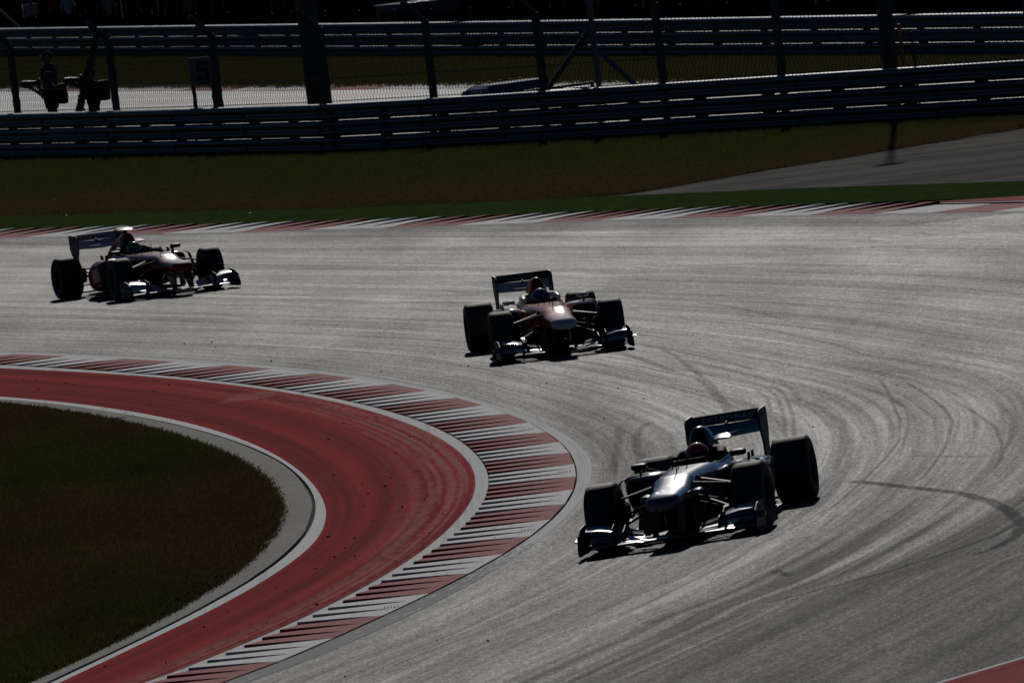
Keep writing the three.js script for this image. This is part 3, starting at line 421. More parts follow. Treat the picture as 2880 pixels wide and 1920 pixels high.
function suit(caps, res, lo, hi, k = .03) {               // one continuous skin over tapered capsules [a, b, ra, rb, colour]
  const N = res, mc = new MarchingCubes(N, new THREE.MeshBasicMaterial(), false, false, 60000), size = Math.max(hi.x - lo.x, hi.y - lo.y, hi.z - lo.z), c = lo.clone().add(hi).multiplyScalar(.5);
  const dist = (p, [a, b, ra, rb]) => { const ab = b.clone().sub(a), L = Math.max(ab.lengthSq(), 1e-9), t = cl(p.clone().sub(a).dot(ab) / L); return p.distanceTo(a.clone().addScaledVector(ab, t)) - lerp(ra, rb, t); };
  const p = V(0, 0, 0); mc.isolation = 0; const hf = N / 2;
  for (let z = 0; z < N; z++) for (let y = 0; y < N; y++) for (let x = 0; x < N; x++) {
    p.set((x - hf) / hf, (y - hf) / hf, (z - hf) / hf).multiplyScalar(size / 2).add(c); let d = 1e3; for (const q of caps) { const e = dist(p, q), h = Math.max(k - Math.abs(d - e), 0) / k; d = Math.min(d, e) - h * h * k * .25; } mc.field[z * N * N + y * N + x] = -d; }
  mc.update(); const n = mc.count, pos = new Float32Array(mc.positionArray.slice(0, n * 3)), nor = new Float32Array(mc.normalArray.slice(0, n * 3)), col = new Float32Array(n * 3);
  for (let i = 0; i < n; i++) { p.set(pos[3 * i], pos[3 * i + 1], pos[3 * i + 2]).multiplyScalar(size / 2).add(c); pos[3 * i] = p.x; pos[3 * i + 1] = p.y; pos[3 * i + 2] = p.z; let best = 1e9, bc = [.1, .1, .1]; for (const q of caps) { const e = dist(p, q); if (e < best) { best = e; bc = q[4]; } } col.set(bc, 3 * i); }
  const g = new THREE.BufferGeometry(); g.setAttribute('position', new THREE.BufferAttribute(pos, 3)); g.setAttribute('normal', new THREE.BufferAttribute(nor, 3)); g.setAttribute('color', new THREE.BufferAttribute(col, 3)); g.computeVertexNormals();
  return g;
}
const clothMat = mat(1, 1, 1, .9, { vertexColors: true, specularIntensity: .3 });
function racingCar(o) {
  const car = thing('racing_car', o.label, 'racing car', null); car.position.set(o.x, o.y || 0, o.z); car.rotation.set(0, o.yaw * R, (o.roll || 0) * R, 'YXZ'); car.scale.setScalar(o.scale || 1);
  const M = o.m;
  // nose and survival cell -------------------------------------------------
  const nose = [[2.80, .13, .375, .455, 2.4], [2.765, .165, .365, .487, 2.8], [2.66, .18, .36, .522, 3], [2.42, .188, .36, .537, 3.1], [2.2, .195, .36, .548, 3.2]];
  const nose2 = [[2.2, .195, .36, .548, 3.2], [2.08, .203, .355, .557, 3.2], [1.98, .208, .35, .575, 3.2], [1.82, .217, .345, .622, 3.3], [1.72, .222, .34, .639, 3.4]];
  const rg = ([z, w, y0, y1, n]) => ring(z, -w, w, y0, y1, n, 32, .9);
  const tip = part('nose_tip', loft(nose.slice(0, 3).map(rg), { crease: 50 }), M.tip, car);
  part('nose_cone', loft([...nose.slice(2), ...nose2.slice(1)].map(rg), { crease: 50 }), M.nose, car);
  const tub = [[1.72, .222, .34, .639, 3.4], [1.4, .235, .32, .647, 3.6], [1.05, .26, .28, .652, 4], [.8, .29, .22, .657, 4], [.66, .31, .17, .66, 4], [.6, .318, .15, .661, 4], [.57, .32, .14, .661, 4], [.3, .345, .1, .665, 4], [.05, .36, .08, .675, 4], [-.15, .36, .08, .70, 4], [-.30, .35, .08, .715, 4], [-.33, .35, .08, .715, 4], [-.42, .33, .08, .70, 4]];
  const tubRings = tub.map(([z, w, y0, y1, n]) => { const r = ring(z, -w, w, y0, y1, n, 48, .85, .93), open = z < .59 && z > -.315, cw = open ? lerp(.255, .17, cl((z - .05) / .53)) : 0; if (open) for (const p of r) if (Math.abs(p.x) < cw && p.y > .45) p.y = .36; return r; });
  part('survival_cell', loft(tubRings, { crease: 38 }), M.tub, car);
  part('headrest', loft([ring(.02, -.27, -.2, .64, .72, 3, 12), ring(-.14, -.28, -.17, .64, .755, 3, 12), ring(-.27, -.24, -.02, .62, .77, 3, 12)]), M.headrest || matBlack, car);
  part('headrest', loft([ring(.02, .2, .27, .64, .72, 3, 12), ring(-.14, .17, .28, .64, .755, 3, 12), ring(-.27, .02, .24, .62, .77, 3, 12)]), M.headrest || matBlack, car);
  // engine cover with the air intake
  const ec = [[-.26, .085, .70, .955, 2.4], [-.285, .115, .66, .968, 2.5], [-.45, .15, .58, .965, 2.5], [-.62, .17, .40, .945, 2.4], [-.9, .19, .2, .885, 2.2], [-1.2, .19, .12, .79, 2.1], [-1.5, .16, .12, .66, 2.1], [-1.8, .115, .14, .51, 2.1], [-2.05, .07, .2, .37, 2.2]];
  const duct = [[-.262, .078, .71, .948, 2.4], [-.4, .07, .72, .93, 2.4]];
  part('engine_cover', loft(ec.map(([z, w, y0, y1, n]) => ring(z, -w, w, y0, y1, n, 32, z > -.6 ? 1.25 : 1, z > -.6 ? .72 : .45)), { crease: 50, caps: false }), M.engine, car);
  part('air_intake', loft(duct.map(([z, w, y0, y1, n]) => ring(z, -w, w, y0, y1, n, 32, 1.25, .72)).reverse(), { crease: 50 }), matBlack, car);
  if (o.fin) part('cover_fin', plate([[-.62, .9], [-1.0, .86], [-1.55, .78], [-1.85, .62], [-1.9, .42], [-1.2, .6]], 0, .012), M.engine, car);
  if (o.cover) part('cover_panel', loft([ring(-.33, -.155, .155, .62, .80, 2.5, 24, 1.2, .8), ring(-.55, -.18, .18, .42, .78, 2.5, 24, 1.1, .75), ring(-.9, -.2, .2, .22, .7, 2.3, 24, 1, .6)], { caps: false, crease: 50 }), o.cover, car);
  // sidepods, inlets, floor
  for (const s of [-1, 1]) {
    const sp = [[.45, .345, .70, .30, .575, 3.6], [.42, .325, .715, .27, .60, 3.6], [.2, .25, .725, .16, .615, 3.6], [-.2, .2, .72, .1, .585, 3.4], [-.6, .15, .66, .08, .5, 3], [-1.0, .1, .52, .07, .4, 2.8], [-1.35, .08, .36, .07, .32, 2.6], [-1.65, .05, .22, .07, .26, 2.4]];
    const rr = ([z, a, b, y0, y1, n]) => s > 0 ? ring(z, a, b, y0, y1, n, 30, .86) : ring(z, -b, -a, y0, y1, n, 30, .86);
    part('sidepod', loft(sp.map(rr), { crease: 50, caps: false }), M.pod, car);
    part('sidepod_inlet', loft([[.44, .36, .69, .315, .56, 3.4], [.22, .36, .66, .3, .5, 3.4]].map(rr), { crease: 50 }), matBlack, car);
    if (M.podTop) part('sidepod_cap', loft([[.36, .40, .725, .50, .612, 3], [.1, .40, .735, .47, .618, 3], [-.25, .38, .727, .44, .585, 3], [-.5, .34, .69, .42, .525, 3]].map(rr), { crease: 60 }), M.podTop, car);
    part('flow_blade', loft([[0, .06, .70], [.12, .2, .755], [.1, .4, .765], [.0, .56, .745], [-.06, .605, .69]].map(([dz, y, x]) => [V(s * (x - .008), y, .56 + dz), V(s * (x + .008), y, .56 + dz), V(s * (x + .008), y, .44 + dz), V(s * (x - .008), y, .44 + dz)])), carbon, car);
    part('barge_board', loft([[1.0, .40], [.9, .47], [.75, .52], [.6, .6]].map(([z, x]) => [V(s * x, .07, z), V(s * (x + .012), .07, z), V(s * (x + .012), .07 + .33 * ss(.55, .8, z), z), V(s * x, .07 + .33 * ss(.55, .8, z), z)])), carbon, car);
    part('turning_vane', loft([[1.75, .13], [1.6, .15], [1.4, .2]].map(([z, x]) => [V(s * x, .13, z), V(s * (x + .01), .13, z), V(s * (x + .01), .36, z), V(s * x, .36, z)])), carbon, car);
    for (const dz of [0, .12]) part('vortex_fin', plate([[.36 - dz * 2.2, .6], [.2 - dz * 2.2, .605], [.21 - dz * 2.2, .68], [.3 - dz * 2.2, .675]], s * .55, .008), M.fin || carbon, car);
    part('exhaust_bulge', loft([[-.9, .18, .4, .3, .46, 2.4], [-1.15, .2, .4, .28, .41, 2.4], [-1.4, .22, .36, .27, .36, 2.4]].map(rr), { crease: 60 }), M.pod, car);
  }
  const fl = new THREE.Shape([[.1, 1.25], [.14, 1.0], [.3, .75], [.69, .55], [.71, .3], [.71, -1.1], [.6, -1.32], [.5, -1.6], [.5, -1.75], [-.5, -1.75], [-.5, -1.6], [-.6, -1.32], [-.71, -1.1], [-.71, .3], [-.69, .55], [-.3, .75], [-.14, 1.0], [-.1, 1.25]].map(p => new THREE.Vector2(p[0], -p[1])));
  part('floor', new THREE.ExtrudeGeometry(fl, { depth: .025, bevelEnabled: false }).rotateX(Math.PI / 2).scale(1, 1, -1).rotateZ(0).translate(0, .075, 0).scale(1, 1, -1), carbon, car);
  part('diffuser', loft([[-1.72, .05, .075], [-1.95, .12, .145], [-2.15, .2, .225]].map(([z, a, b]) => [V(-.5, a, z), V(.5, a, z), V(.5, b, z), V(-.5, b, z)])), carbon, car);
  part('crash_structure', loft([ring(-1.95, -.1, .1, .26, .42, 3, 16), ring(-2.3, -.06, .06, .3, .4, 3, 16)]), carbon, car);
  part('rain_light', new RoundedBoxGeometry(.08, .07, .02, 2, .008).translate(0, .35, -2.31), mat(.3, .01, .01, .3), car);
  // front wing ---------------------------------------------------------------
  const main = [[-.885, .085, 2.62, .30, 4, .7], [-.62, .10, 2.70, .34, 5, .7], [-.30, .105, 2.76, .33, 3, .8], [-.24, .095, 2.77, .3, 1, .9], [.24, .095, 2.77, .3, 1, .9], [.30, .105, 2.76, .33, 3, .8], [.62, .10, 2.70, .34, 5, .7], [.885, .085, 2.62, .30, 4, .7]];
  const fw = part('front_wing_main_plane', foil(main, .035), M.fwMain, car);
  for (const s of [-1, 1]) {
    const mir = st => s > 0 ? st : st.map(([x, ...q]) => [-x, ...q]).reverse();
    part('front_wing_flap', foil(mir([[.275, .115, 2.47, .13, 12], [.5, .125, 2.44, .16, 20], [.87, .125, 2.37, .17, 22]]), .05), M.fwFlap, car);
    part('front_wing_flap', foil(mir([[.29, .145, 2.36, .1, 16], [.5, .175, 2.31, .13, 30], [.87, .185, 2.23, .14, 34]]), .05), M.fwFlap2 || M.fwFlap, car);
    part('front_wing_cascade', foil(mir([[.56, .225, 2.56, .15, 12], [.70, .245, 2.53, .16, 18], [.84, .25, 2.49, .16, 20]]), .05), M.fwCasc || M.fwFlap, car);
    part('cascade_fence', plate([[2.6, .11], [2.58, .26], [2.4, .295], [2.4, .12]], s * .555, .006), M.fwEnd, car);
    part('flap_adjuster', plate([[2.5, .12], [2.4, .2], [2.18, .255], [2.2, .2], [2.36, .13]], s * .48, .01), carbon, car);
    const ep = part('front_wing_endplate', plate([[2.74, .045], [2.76, .09], [2.66, .235], [2.5, .29], [2.2, .31], [2.09, .30], [2.07, .18], [2.12, .045]], s * .885, .012), M.fwEnd, car);
    part('footplate', loft([[2.66, .0], [2.5, .035], [2.12, .04]].map(([z, w]) => s > 0 ? [V(.88, .035, z), V(.9 + w * .6, .03, z), V(.9 + w * .6, .045, z), V(.88, .05, z)] : [V(-.9 - w * .6, .03, z), V(-.88, .035, z), V(-.88, .05, z), V(-.9 - w * .6, .045, z)])), carbon, ep);
    part('canard', foil(s > 0 ? [[.89, .16, 2.55, .2, 14], [.955, .17, 2.5, .13, 16]] : [[-.955, .17, 2.5, .13, 16], [-.89, .16, 2.55, .2, 14]], .04), M.fwCasc || carbon, ep);
    part('nose_pylon', loft([[.375, 2.66, 2.2], [.25, 2.66, 2.28], [.11, 2.70, 2.46]].map(([y, a, b]) => [V(s * .135 - .012, y, a), V(s * .135 + .012, y, a), V(s * .135 + .012, y, b), V(s * .135 - .012, y, b)])), M.pylon || M.nose, car);
    if (o.noseCams) part('nose_camera', loft([ring(2.12, s * .255 - .055, s * .255 + .055, .455, .49, 2.4, 14), ring(1.95, s * .255 - .055, s * .255 + .055, .455, .50, 2.4, 14)]), M.cam || carbon, car);
  }
  // rear wing ----------------------------------------------------------------
  const rm = [[-.368, .748, -2.02, .3, 22, .9], [0, .732, -2.02, .3, 23, .9], [.368, .748, -2.02, .3, 22, .9]], rf = [[-.368, .856, -2.3, .135, 48, .7], [0, .856, -2.3, .135, 48, .7], [.368, .856, -2.3, .135, 48, .7]];
  part('rear_wing_main_plane', foil(rm, .09), M.rwMain, car);
  const flap = part('rear_wing_flap', foil(rf, .05), M.rwFlap, car);
  if (o.wingPrint) part('lettering', foilFace(rf, .05, .06, .95, .004), mat(1, 1, 1, .4, { map: o.wingPrint, clearcoat: .8, clearcoatRoughness: .1 }), flap);
  part('beam_wing', foil([[-.368, .36, -2.0, .2, 14, .8], [0, .34, -2.0, .2, 14, .8], [.368, .36, -2.0, .2, 14, .8]], .06), carbon, car);
  part('slot_actuator', loft([ring(-2.16, -.014, .014, .82, .865, 2.5, 10), ring(-2.32, -.012, .012, .86, .90, 2.5, 10)]), matBlack, car);
  for (const s of [-1, 1]) { const ep = part('rear_wing_endplate', plate([[-1.93, .74], [-1.97, .93], [-2.02, .955], [-2.42, .965], [-2.46, .93], [-2.44, .74], [-2.34, .62], [-2.3, .34], [-2.36, .14], [-2.05, .14], [-2.0, .4], [-2.02, .62]], s * .38, .014), M.rwEnd, car); for (let k = 0; k < 3; k++) part('louvre', plate([[-2.06, .93 - k * .028], [-2.2, .94 - k * .028], [-2.2, .93 - k * .028], [-2.06, .92 - k * .028]], s * .389, .008), matBlack, ep); }
  // wheels, brakes, suspension -------------------------------------------------
  for (const s of [-1, 1]) for (const f of [1, 0]) {
    const w = f ? .32 : .39, x = s * (.9 - w / 2), z = f ? 1.65 : -1.65, g = new THREE.Group(); g.name = f ? 'front_wheel' : 'rear_wheel'; g.position.set(x, .328, z); g.rotation.y = f ? (o.steer || 0) * R : 0; car.add(g);
    part('tyre', tyreGeo[w], tyreMat, g); const rm_ = part('rim', rims[w], rimMat, g); if (s < 0) rm_.rotation.y = Math.PI;
    part('brake_duct', loft([ring(.16, -.05, .05, .22, .46, 3, 14), ring(-.14, -.05, .05, .22, .44, 3, 14)]).translate(s * (f ? .555 : .47), 0, z), carbon, car);
    const hub = V(s * (f ? .60 : .53), 0, z), A = (a, b, r, ry, nm = 'suspension_arm') => part(nm, bar(a, b, r, ry, 8), M.arm || carbon, car);
    if (f) { for (const dz of [.22, -.3]) { A(V(s * .2, .55, z + dz), V(hub.x, .47, z + .02), .03, .011); A(V(s * .19, .37, z + dz), V(hub.x, .2, z + .02), .03, .011); } A(V(s * .2, .59, z - .05), V(hub.x - s * .03, .2, z), .018, .014, 'push_rod'); A(V(s * .2, .42, z + .16), V(hub.x, .3, z + .14), .016, .011, 'track_rod'); }
    else { for (const dz of [.35, -.15]) { A(V(s * .14, .42, z + dz), V(hub.x, .44, z), .028, .011); A(V(s * .14, .2, z + dz), V(hub.x, .17, z), .028, .011); } A(V(s * .1, .3, z), V(hub.x, .33, z), .022, .022, 'drive_shaft'); A(V(s * .16, .25, z + .1), V(hub.x - s * .04, .45, z), .016, .012, 'pull_rod'); }
    if (f) part('wheel_winglet', foil(s > 0 ? [[.46, .26, z + .26, .12, 10], [.58, .27, z + .24, .12, 10]] : [[-.58, .27, z + .24, .12, 10], [-.46, .26, z + .26, .12, 10]], .03), carbon, car);
  }
  // small things ---------------------------------------------------------------
  for (const s of [-1, 1]) { const h = part('mirror', loft([ring(.70, s * .50 - .07, s * .50 + .07, .685, .735, 3, 16), ring(.64, s * .50 - .085, s * .50 + .085, .675, .745, 3.5, 16), ring(.61, s * .50 - .085, s * .50 + .085, .675, .745, 3.5, 16)]), M.mirror || carbon, car); part('mirror_glass', new THREE.BoxGeometry(.15, .055, .004).translate(s * .5, .71, .606), mirrorGlass, h); part('mirror_stalk', bar(V(s * .44, .69, .65), V(s * .30, .635, .60), .018, .007, 6), carbon, car); }
  part('pitot_tube', bar(V(.0, .64, 1.5), V(0, .76, 1.5), .006), carbon, car); part('pitot_tube', bar(V(0, .757, 1.49), V(0, .757, 1.6), .006), carbon, car);
  for (const [x, z, h] of [[-.06, .98, .11], [.02, .92, .14], [-.13, .9, .09]]) part('antenna', bar(V(x, .64, z), V(x, .66 + h, z), .006), carbon, car);
  part('windscreen', loft([[0, .66, 0], [1, .71, -.03]].map(([k, y, dz]) => { const out = []; for (let i = 0; i <= 10; i++) { const a = (i / 10 - .5) * 2.4; out.push(V(Math.sin(a) * .17, y, .53 + dz + .11 * Math.cos(a))); } for (let i = 10; i >= 0; i--) { const a = (i / 10 - .5) * 2.4; out.push(V(Math.sin(a) * .163, y, .53 + dz + .103 * Math.cos(a))); } return out; }), { crease: 60 }), M.screen || carbon, car);
  const sw = part('steering_wheel', new RoundedBoxGeometry(.26, .15, .035, 2, .016).translate(0, .60, .40), matBlack, car); part('grip', new THREE.CapsuleGeometry(.02, .09, 3, 8).translate(-.135, .6, .4), matBlack, sw); part('grip', new THREE.CapsuleGeometry(.02, .09, 3, 8).translate(.135, .6, .4), matBlack, sw);
  if (o.tcam) { part('camera_pod', loft([ring(-.36, -.13, .13, 1.0, 1.022, 2.4, 16), ring(-.40, -.14, .14, .998, 1.034, 3, 16), ring(-.55, -.13, .13, 1.01, 1.066, 3, 16), ring(-.58, -.11, .11, 1.02, 1.055, 2.4, 16)]), o.tcam, car); part('camera_stalk', loft([ring(-.38, -.022, .022, .95, 1.01, 2.5, 10), ring(-.52, -.02, .02, .95, 1.01, 2.5, 10)]), carbon, car); }
  for (const s of o.podSides || []) part('camera_pod', loft([ring(-.36, s > 0 ? .13 : -.30, s > 0 ? .30 : -.13, .80, .82, 2.4, 14), ring(-.44, s > 0 ? .11 : -.31, s > 0 ? .31 : -.11, .795, .834, 3, 14), ring(-.54, s > 0 ? .12 : -.29, s > 0 ? .29 : -.12, .80, .853, 3, 14)]), M.cam || carbon, car);
  if (o.emblem) o.emblem(car, tip);
  // driver: sits in the car, a thing of its own --------------------------------
  const d = tag(new THREE.Group(), o.driver.label, 'person', 'drivers in the racing cars'); d.name = numbered('person'); d.position.copy(car.position); d.rotation.copy(car.rotation); d.scale.copy(car.scale); scene.add(d);
  const sc = o.driver.suit, gl = o.driver.glove;
  const caps = [[V(0, .2, -.12), V(0, .48, -.14), .14, .15, sc], [V(-.16, .48, -.1), V(.16, .48, -.1), .075, .075, sc], [V(0, .5, -.1), V(0, .6, -.04), .065, .06, sc], [V(-.09, .2, -.1), V(-.1, .3, .35), .085, .08, sc], [V(.09, .2, -.1), V(.1, .3, .35), .085, .08, sc], [V(-.1, .3, .35), V(-.08, .3, .85), .07, .055, sc], [V(.1, .3, .35), V(.08, .3, .85), .07, .055, sc]];
  for (const s of [-1, 1]) { caps.push([V(s * .18, .48, -.08), V(s * .225, .43, .14), .055, .048, sc], [V(s * .225, .43, .14), V(s * .15, .585, .36), .045, .036, sc], [V(s * .15, .585, .36), V(s * .138, .605, .39), .036, .04, gl]); for (let k = 0; k < 4; k++) caps.push([V(s * .135, .575 + k * .021, .405), V(s * .11, .573 + k * .021, .432), .0125, .011, gl]); caps.push([V(s * .13, .63, .39), V(s * .1, .655, .395), .013, .011, gl]); }
  part('body', suit(caps, 72, V(-.6, -.1, -.3), V(.6, .8, .95), .03), clothMat, d);
  const H = new THREE.Group(); H.name = 'helmet'; H.position.set(0, .69, -.02); H.rotation.set(.12, (o.driver.turn || 0) * R, (o.driver.tilt || 0) * R); d.add(H);
  const shell = (a0, a1, ry0, ry1, k) => { const pr = []; const t = []; const n = 28, rows = 14; for (let i = 0; i <= rows; i++) { const ph = lerp(ry0, ry1, i / rows), rr = []; for (let j = 0; j <= n; j++) { const th = lerp(a0, a1, j / n), y = Math.sin(ph), q = Math.cos(ph); rr.push(V(Math.sin(th) * q * .128 * k, y * .142 * k - (y < -.2 ? .015 * (-y - .2) : 0), (Math.cos(th) * q * (Math.cos(th) > 0 && y < 0 ? .165 : .15)) * k)); } t.push(rr); } return loft(t, { caps: false, closed: false, crease: 80 }); };
  part('shell_top', shell(-Math.PI, Math.PI, .42, 1.5707, 1), o.driver.top, H); part('shell_sides', shell(1.25, 2 * Math.PI - 1.25, -.12, .42, 1), o.driver.mid, H); part('visor', shell(-1.25, 1.25, -.12, .42, 1.01), o.driver.visor || gloss(.015, .015, .02), H); part('chin_bar', shell(-Math.PI, Math.PI, -1.2, -.12, 1), o.driver.low, H);
  part('collar', new THREE.TorusGeometry(.12, .03, 8, 24).rotateX(Math.PI / 2).translate(0, -.15, -.01), matBlack, H);
  return car;
}
const silver = mat(.15, .16, .185, .3, { metalness: .35, specularIntensity: .35, clearcoat: .9, clearcoatRoughness: .1 }), teal = gloss(.0, .34, .30), tealDark = gloss(.0, .16, .14);
const wingSilver = mat(.34, .35, .38, .26, { metalness: .6, clearcoat: 1, clearcoatRoughness: .05 }), wingWhite = mat(.72, .73, .75, .45, { specularIntensity: .5, clearcoat: 1, clearcoatRoughness: .1 });
const font = (ctx, px, st = 'bold') => { ctx.font = st + ' ' + px + 'px sans-serif'; ctx.textAlign = 'center'; ctx.textBaseline = 'middle'; };
racingCar({
  label: 'silver and turquoise racing car nearest the camera, passing the red apron', x: 1.77, y: .087, z: -118.05, yaw: -9.5, roll: 2.45, scale: 1.02, steer: -3, noseCams: true, podSides: [1],
  m: { tip: silver, nose: silver, tub: silver, engine: silver, pod: silver, podTop: teal, fwMain: wingSilver, fwFlap: silver, fwFlap2: tealDark, fwCasc: silver, fwEnd: carbon, rwMain: teal, rwFlap: tealDark, rwEnd: mat(.06, .06, .065, .55), mirror: carbon, pylon: mat(.05, .05, .055, .5), cam: silver },
  wingPrint: printTex(1024, 192, (c, w, h) => { c.fillStyle = '#04433c'; c.fillRect(0, 0, w, h); c.save(); c.translate(0, h); c.scale(1, -1); c.translate(0, 0); c.restore(); c.fillStyle = '#c9ced8'; font(c, 150); c.fillText('PETRONAS', w / 2, h / 2 + 6, w * .9); }),
  emblem: (car, tip) => { const k = mat(.02, .02, .025, .4), q = mat(.8, .8, .82, .3); const y = z => lerp(.546, .524, (z - 2.2) / .42) + .004; const disc = (r0, r1, z, m, nm) => { const g = new THREE.RingGeometry(r0, r1, 32).rotateX(-Math.PI / 2 + .08).translate(0, y(z), z); part(nm, g, m, car); }; disc(.062, .085, 2.5, k, 'emblem_ring'); for (let i = 0; i < 3; i++) { const t = new THREE.BufferGeometry().setFromPoints([V(-.012, 0, 0), V(.012, 0, 0), V(0, 0, -.066)]); t.setAttribute('uv', new THREE.Float32BufferAttribute([0, 0, 1, 0, .5, 1], 2)); t.rotateY(i * 2 * Math.PI / 3); t.rotateX(.08); t.translate(0, y(2.5), 2.5); t.computeVertexNormals(); part('emblem_spoke', t, k, car); } disc(.045, .056, 2.3, q, 'emblem_ring'); },
  driver: { label: 'driver in a red helmet seated in the silver racing car', suit: [.4, .4, .42], glove: [.05, .05, .05], turn: -6, tilt: 3, top: gloss(.42, .02, .02), mid: gloss(.36, .015, .018), low: gloss(.4, .02, .02) },
});
const orange = gloss(.85, .17, .004), white = gloss(.72, .73, .74), green = gloss(.01, .16, .06), navy = gloss(.02, .025, .06);
racingCar({
  label: 'orange, white and green racing car in the middle of the track', x: .46, z: -158.9, yaw: 5.6, scale: 1.015, steer: -2, podSides: [],
  m: { tip: white, nose: orange, tub: orange, engine: orange, pod: white, podTop: green, fwMain: green, fwFlap: white, fwFlap2: navy, fwCasc: navy, fwEnd: carbon, rwMain: white, rwFlap: gloss(.012, .02, .02), rwEnd: mat(.05, .05, .055, .55), mirror: white, pylon: carbon, headrest: white, screen: navy, fin: carbon },
  cover: white,
  wingPrint: printTex(1024, 192, (c, w, h) => { c.fillStyle = '#0b1210'; c.fillRect(0, 0, w, h); c.fillStyle = '#1f8a6a'; font(c, 150); c.fillText('SAHARA', w * .42, h / 2 + 6, w * .8); }),
  driver: { label: 'driver in a dark blue and white helmet seated in the orange racing car', suit: [.5, .5, .5], glove: [.4, .1, .02], turn: 4, top: gloss(.05, .06, .14), mid: gloss(.3, .31, .36), low: navy },
});
const red = gloss(.46, .012, .004, { clearcoatRoughness: .13 }), fwhite = gloss(.7, .7, .71, { clearcoatRoughness: .13 });
racingCar({
  label: 'red racing car with white wings, farthest away at the left', x: -6.06, z: -193.2, yaw: 17.4, scale: 1.045, steer: -2, fin: false, podSides: [1], tcam: gloss(.85, .75, .3, { clearcoatRoughness: .15 }),
  m: { tip: red, nose: red, tub: red, engine: red, pod: red, fwMain: wingWhite, fwFlap: wingWhite, fwFlap2: fwhite, fwCasc: wingWhite, fwEnd: mat(.06, .06, .065, .6), rwMain: fwhite, rwFlap: fwhite, rwEnd: mat(.16, .16, .17, .5), mirror: carbon, pylon: gloss(.2, .006, .008) },
  wingPrint: printTex(1024, 192, (c, w, h) => { c.fillStyle = '#d8d8da'; c.fillRect(0, 0, w, h); c.fillStyle = '#8c1216'; font(c, 150, 'bold'); c.fillText('Santander', w / 2, h / 2, w * .8); }),
  driver: { label: 'driver in a green, yellow and blue helmet seated in the red racing car', suit: [.35, .01, .012], glove: [.3, .01, .01], turn: 6, top: gloss(.03, .42, .04), mid: gloss(.5, .55, .02), low: gloss(.015, .09, .42), visor: gloss(.02, .08, .25) },
});

// ---------------------------------------------------------------- people, truck and clutter behind the barriers
const skinC = [.32, .18, .12], hairC = [.03, .022, .015];
// a person standing, base at the feet; pose: 'stand' | 'film' (holding a long-lens camera to the eye) | 'sit'
function personCaps(pose, shirt, trousers, sleeves = true) {
  const c = [], sk = skinC, P = V; let dy = 0;
  if (pose === 'sit') {
    c.push([P(0, .52, 0), P(0, .95, -.04), .15, .16, shirt], [P(-.17, 1.02, -.04), P(.17, 1.02, -.04), .075, .075, shirt], [P(0, 1.08, -.03), P(0, 1.16, -.01), .055, .055, sk], [P(0, 1.24, 0), P(0, 1.31, 0), .085, .09, sk], [P(0, 1.29, -.03), P(0, 1.345, -.02), .092, .085, hairC], [P(0, 1.24, .09), P(0, 1.225, .1), .02, .018, sk]);
    for (const s of [-1, 1]) c.push([P(s * .1, .52, .02), P(s * .12, .53, .42), .09, .07, trousers], [P(s * .12, .53, .42), P(s * .12, .1, .44), .062, .045, trousers], [P(s * .12, .06, .42), P(s * .12, .04, .56), .045, .04, [.02, .02, .02]], [P(s * .2, 1.0, -.03), P(s * .25, .76, .06), .055, .045, shirt], [P(s * .25, .76, .06), P(s * .15, .62, .28), .042, .034, sk], [P(s * .15, .62, .28), P(s * .13, .6, .36), .036, .03, sk]);
    return c;
  }
  c.push([P(0, .95, 0), P(0, 1.3, 0), .145, .165, shirt], [P(-.155, 1.4, -.01), P(.155, 1.4, -.01), .075, .075, shirt], [P(0, 1.44, -.01), P(0, 1.52, .01), .055, .055, sk], [P(0, 1.59, .02), P(0, 1.67, .015), .083, .09, sk], [P(0, 1.65, -.015), P(0, 1.70, -.005), .092, .085, hairC], [P(0, 1.6, .105), P(0, 1.585, .115), .02, .018, sk]);
  for (const s of [-1, 1]) { c.push([P(s * .09, .93, 0), P(s * .1, .5, .02), .1, .07, trousers], [P(s * .1, .5, .02), P(s * .11, .1, -.02), .065, .045, trousers], [P(s * .11, .05, -.02), P(s * .12, .035, .13), .045, .04, [.02, .02, .02]]); }
  const hand = (x, y, z, dx, dz) => { for (let k = 0; k < 4; k++) c.push([P(x, y - .03 + k * .02, z), P(x + dx * .09, y - .035 + k * .021, z + dz * .09), .013, .011, sk]); c.push([P(x, y + .03, z), P(x + dx * .05 - dz * .03, y + .05, z + dz * .05 + dx * .03), .014, .012, sk]); };
  for (const s of [-1, 1]) {
    if (pose === 'film') { c.push([P(s * .19, 1.4, -.01), P(s * .26, 1.17, .14), .056, .046, shirt], [P(s * .26, 1.17, .14), P(s * .06, s > 0 ? 1.46 : 1.5, s > 0 ? .42 : .24), .043, .034, sleeves ? shirt : sk], [P(s * .06, s > 0 ? 1.46 : 1.5, s > 0 ? .42 : .24), P(s * .04, s > 0 ? 1.48 : 1.53, s > 0 ? .48 : .26), .035, .034, sk]); hand(s * .05, s > 0 ? 1.49 : 1.54, s > 0 ? .46 : .26, -s * .5, .8); }
    else { c.push([P(s * .19, 1.4, -.01), P(s * .25, 1.13, -.02), .056, .046, shirt], [P(s * .25, 1.13, -.02), P(s * .24, .88, .06), .042, .033, sleeves ? shirt : sk], [P(s * .24, .88, .06), P(s * .235, .82, .08), .034, .032, sk]); c.push([P(s * .235, .82, .08), P(s * .225, .735, .105), .02, .015, sk]); hand(s * .235, .79, .09, 0, .4); }
  }
  return c;
}
const bodyCache = {};
function bodyGeo(pose, shirt, trousers, sleeves, res) { const k = [pose, shirt, trousers, sleeves, res].join(); return bodyCache[k] ||= suit(personCaps(pose, shirt, trousers, sleeves), res, V(-.5, -.05, -.4), V(.5, 1.85, .7), .04); }
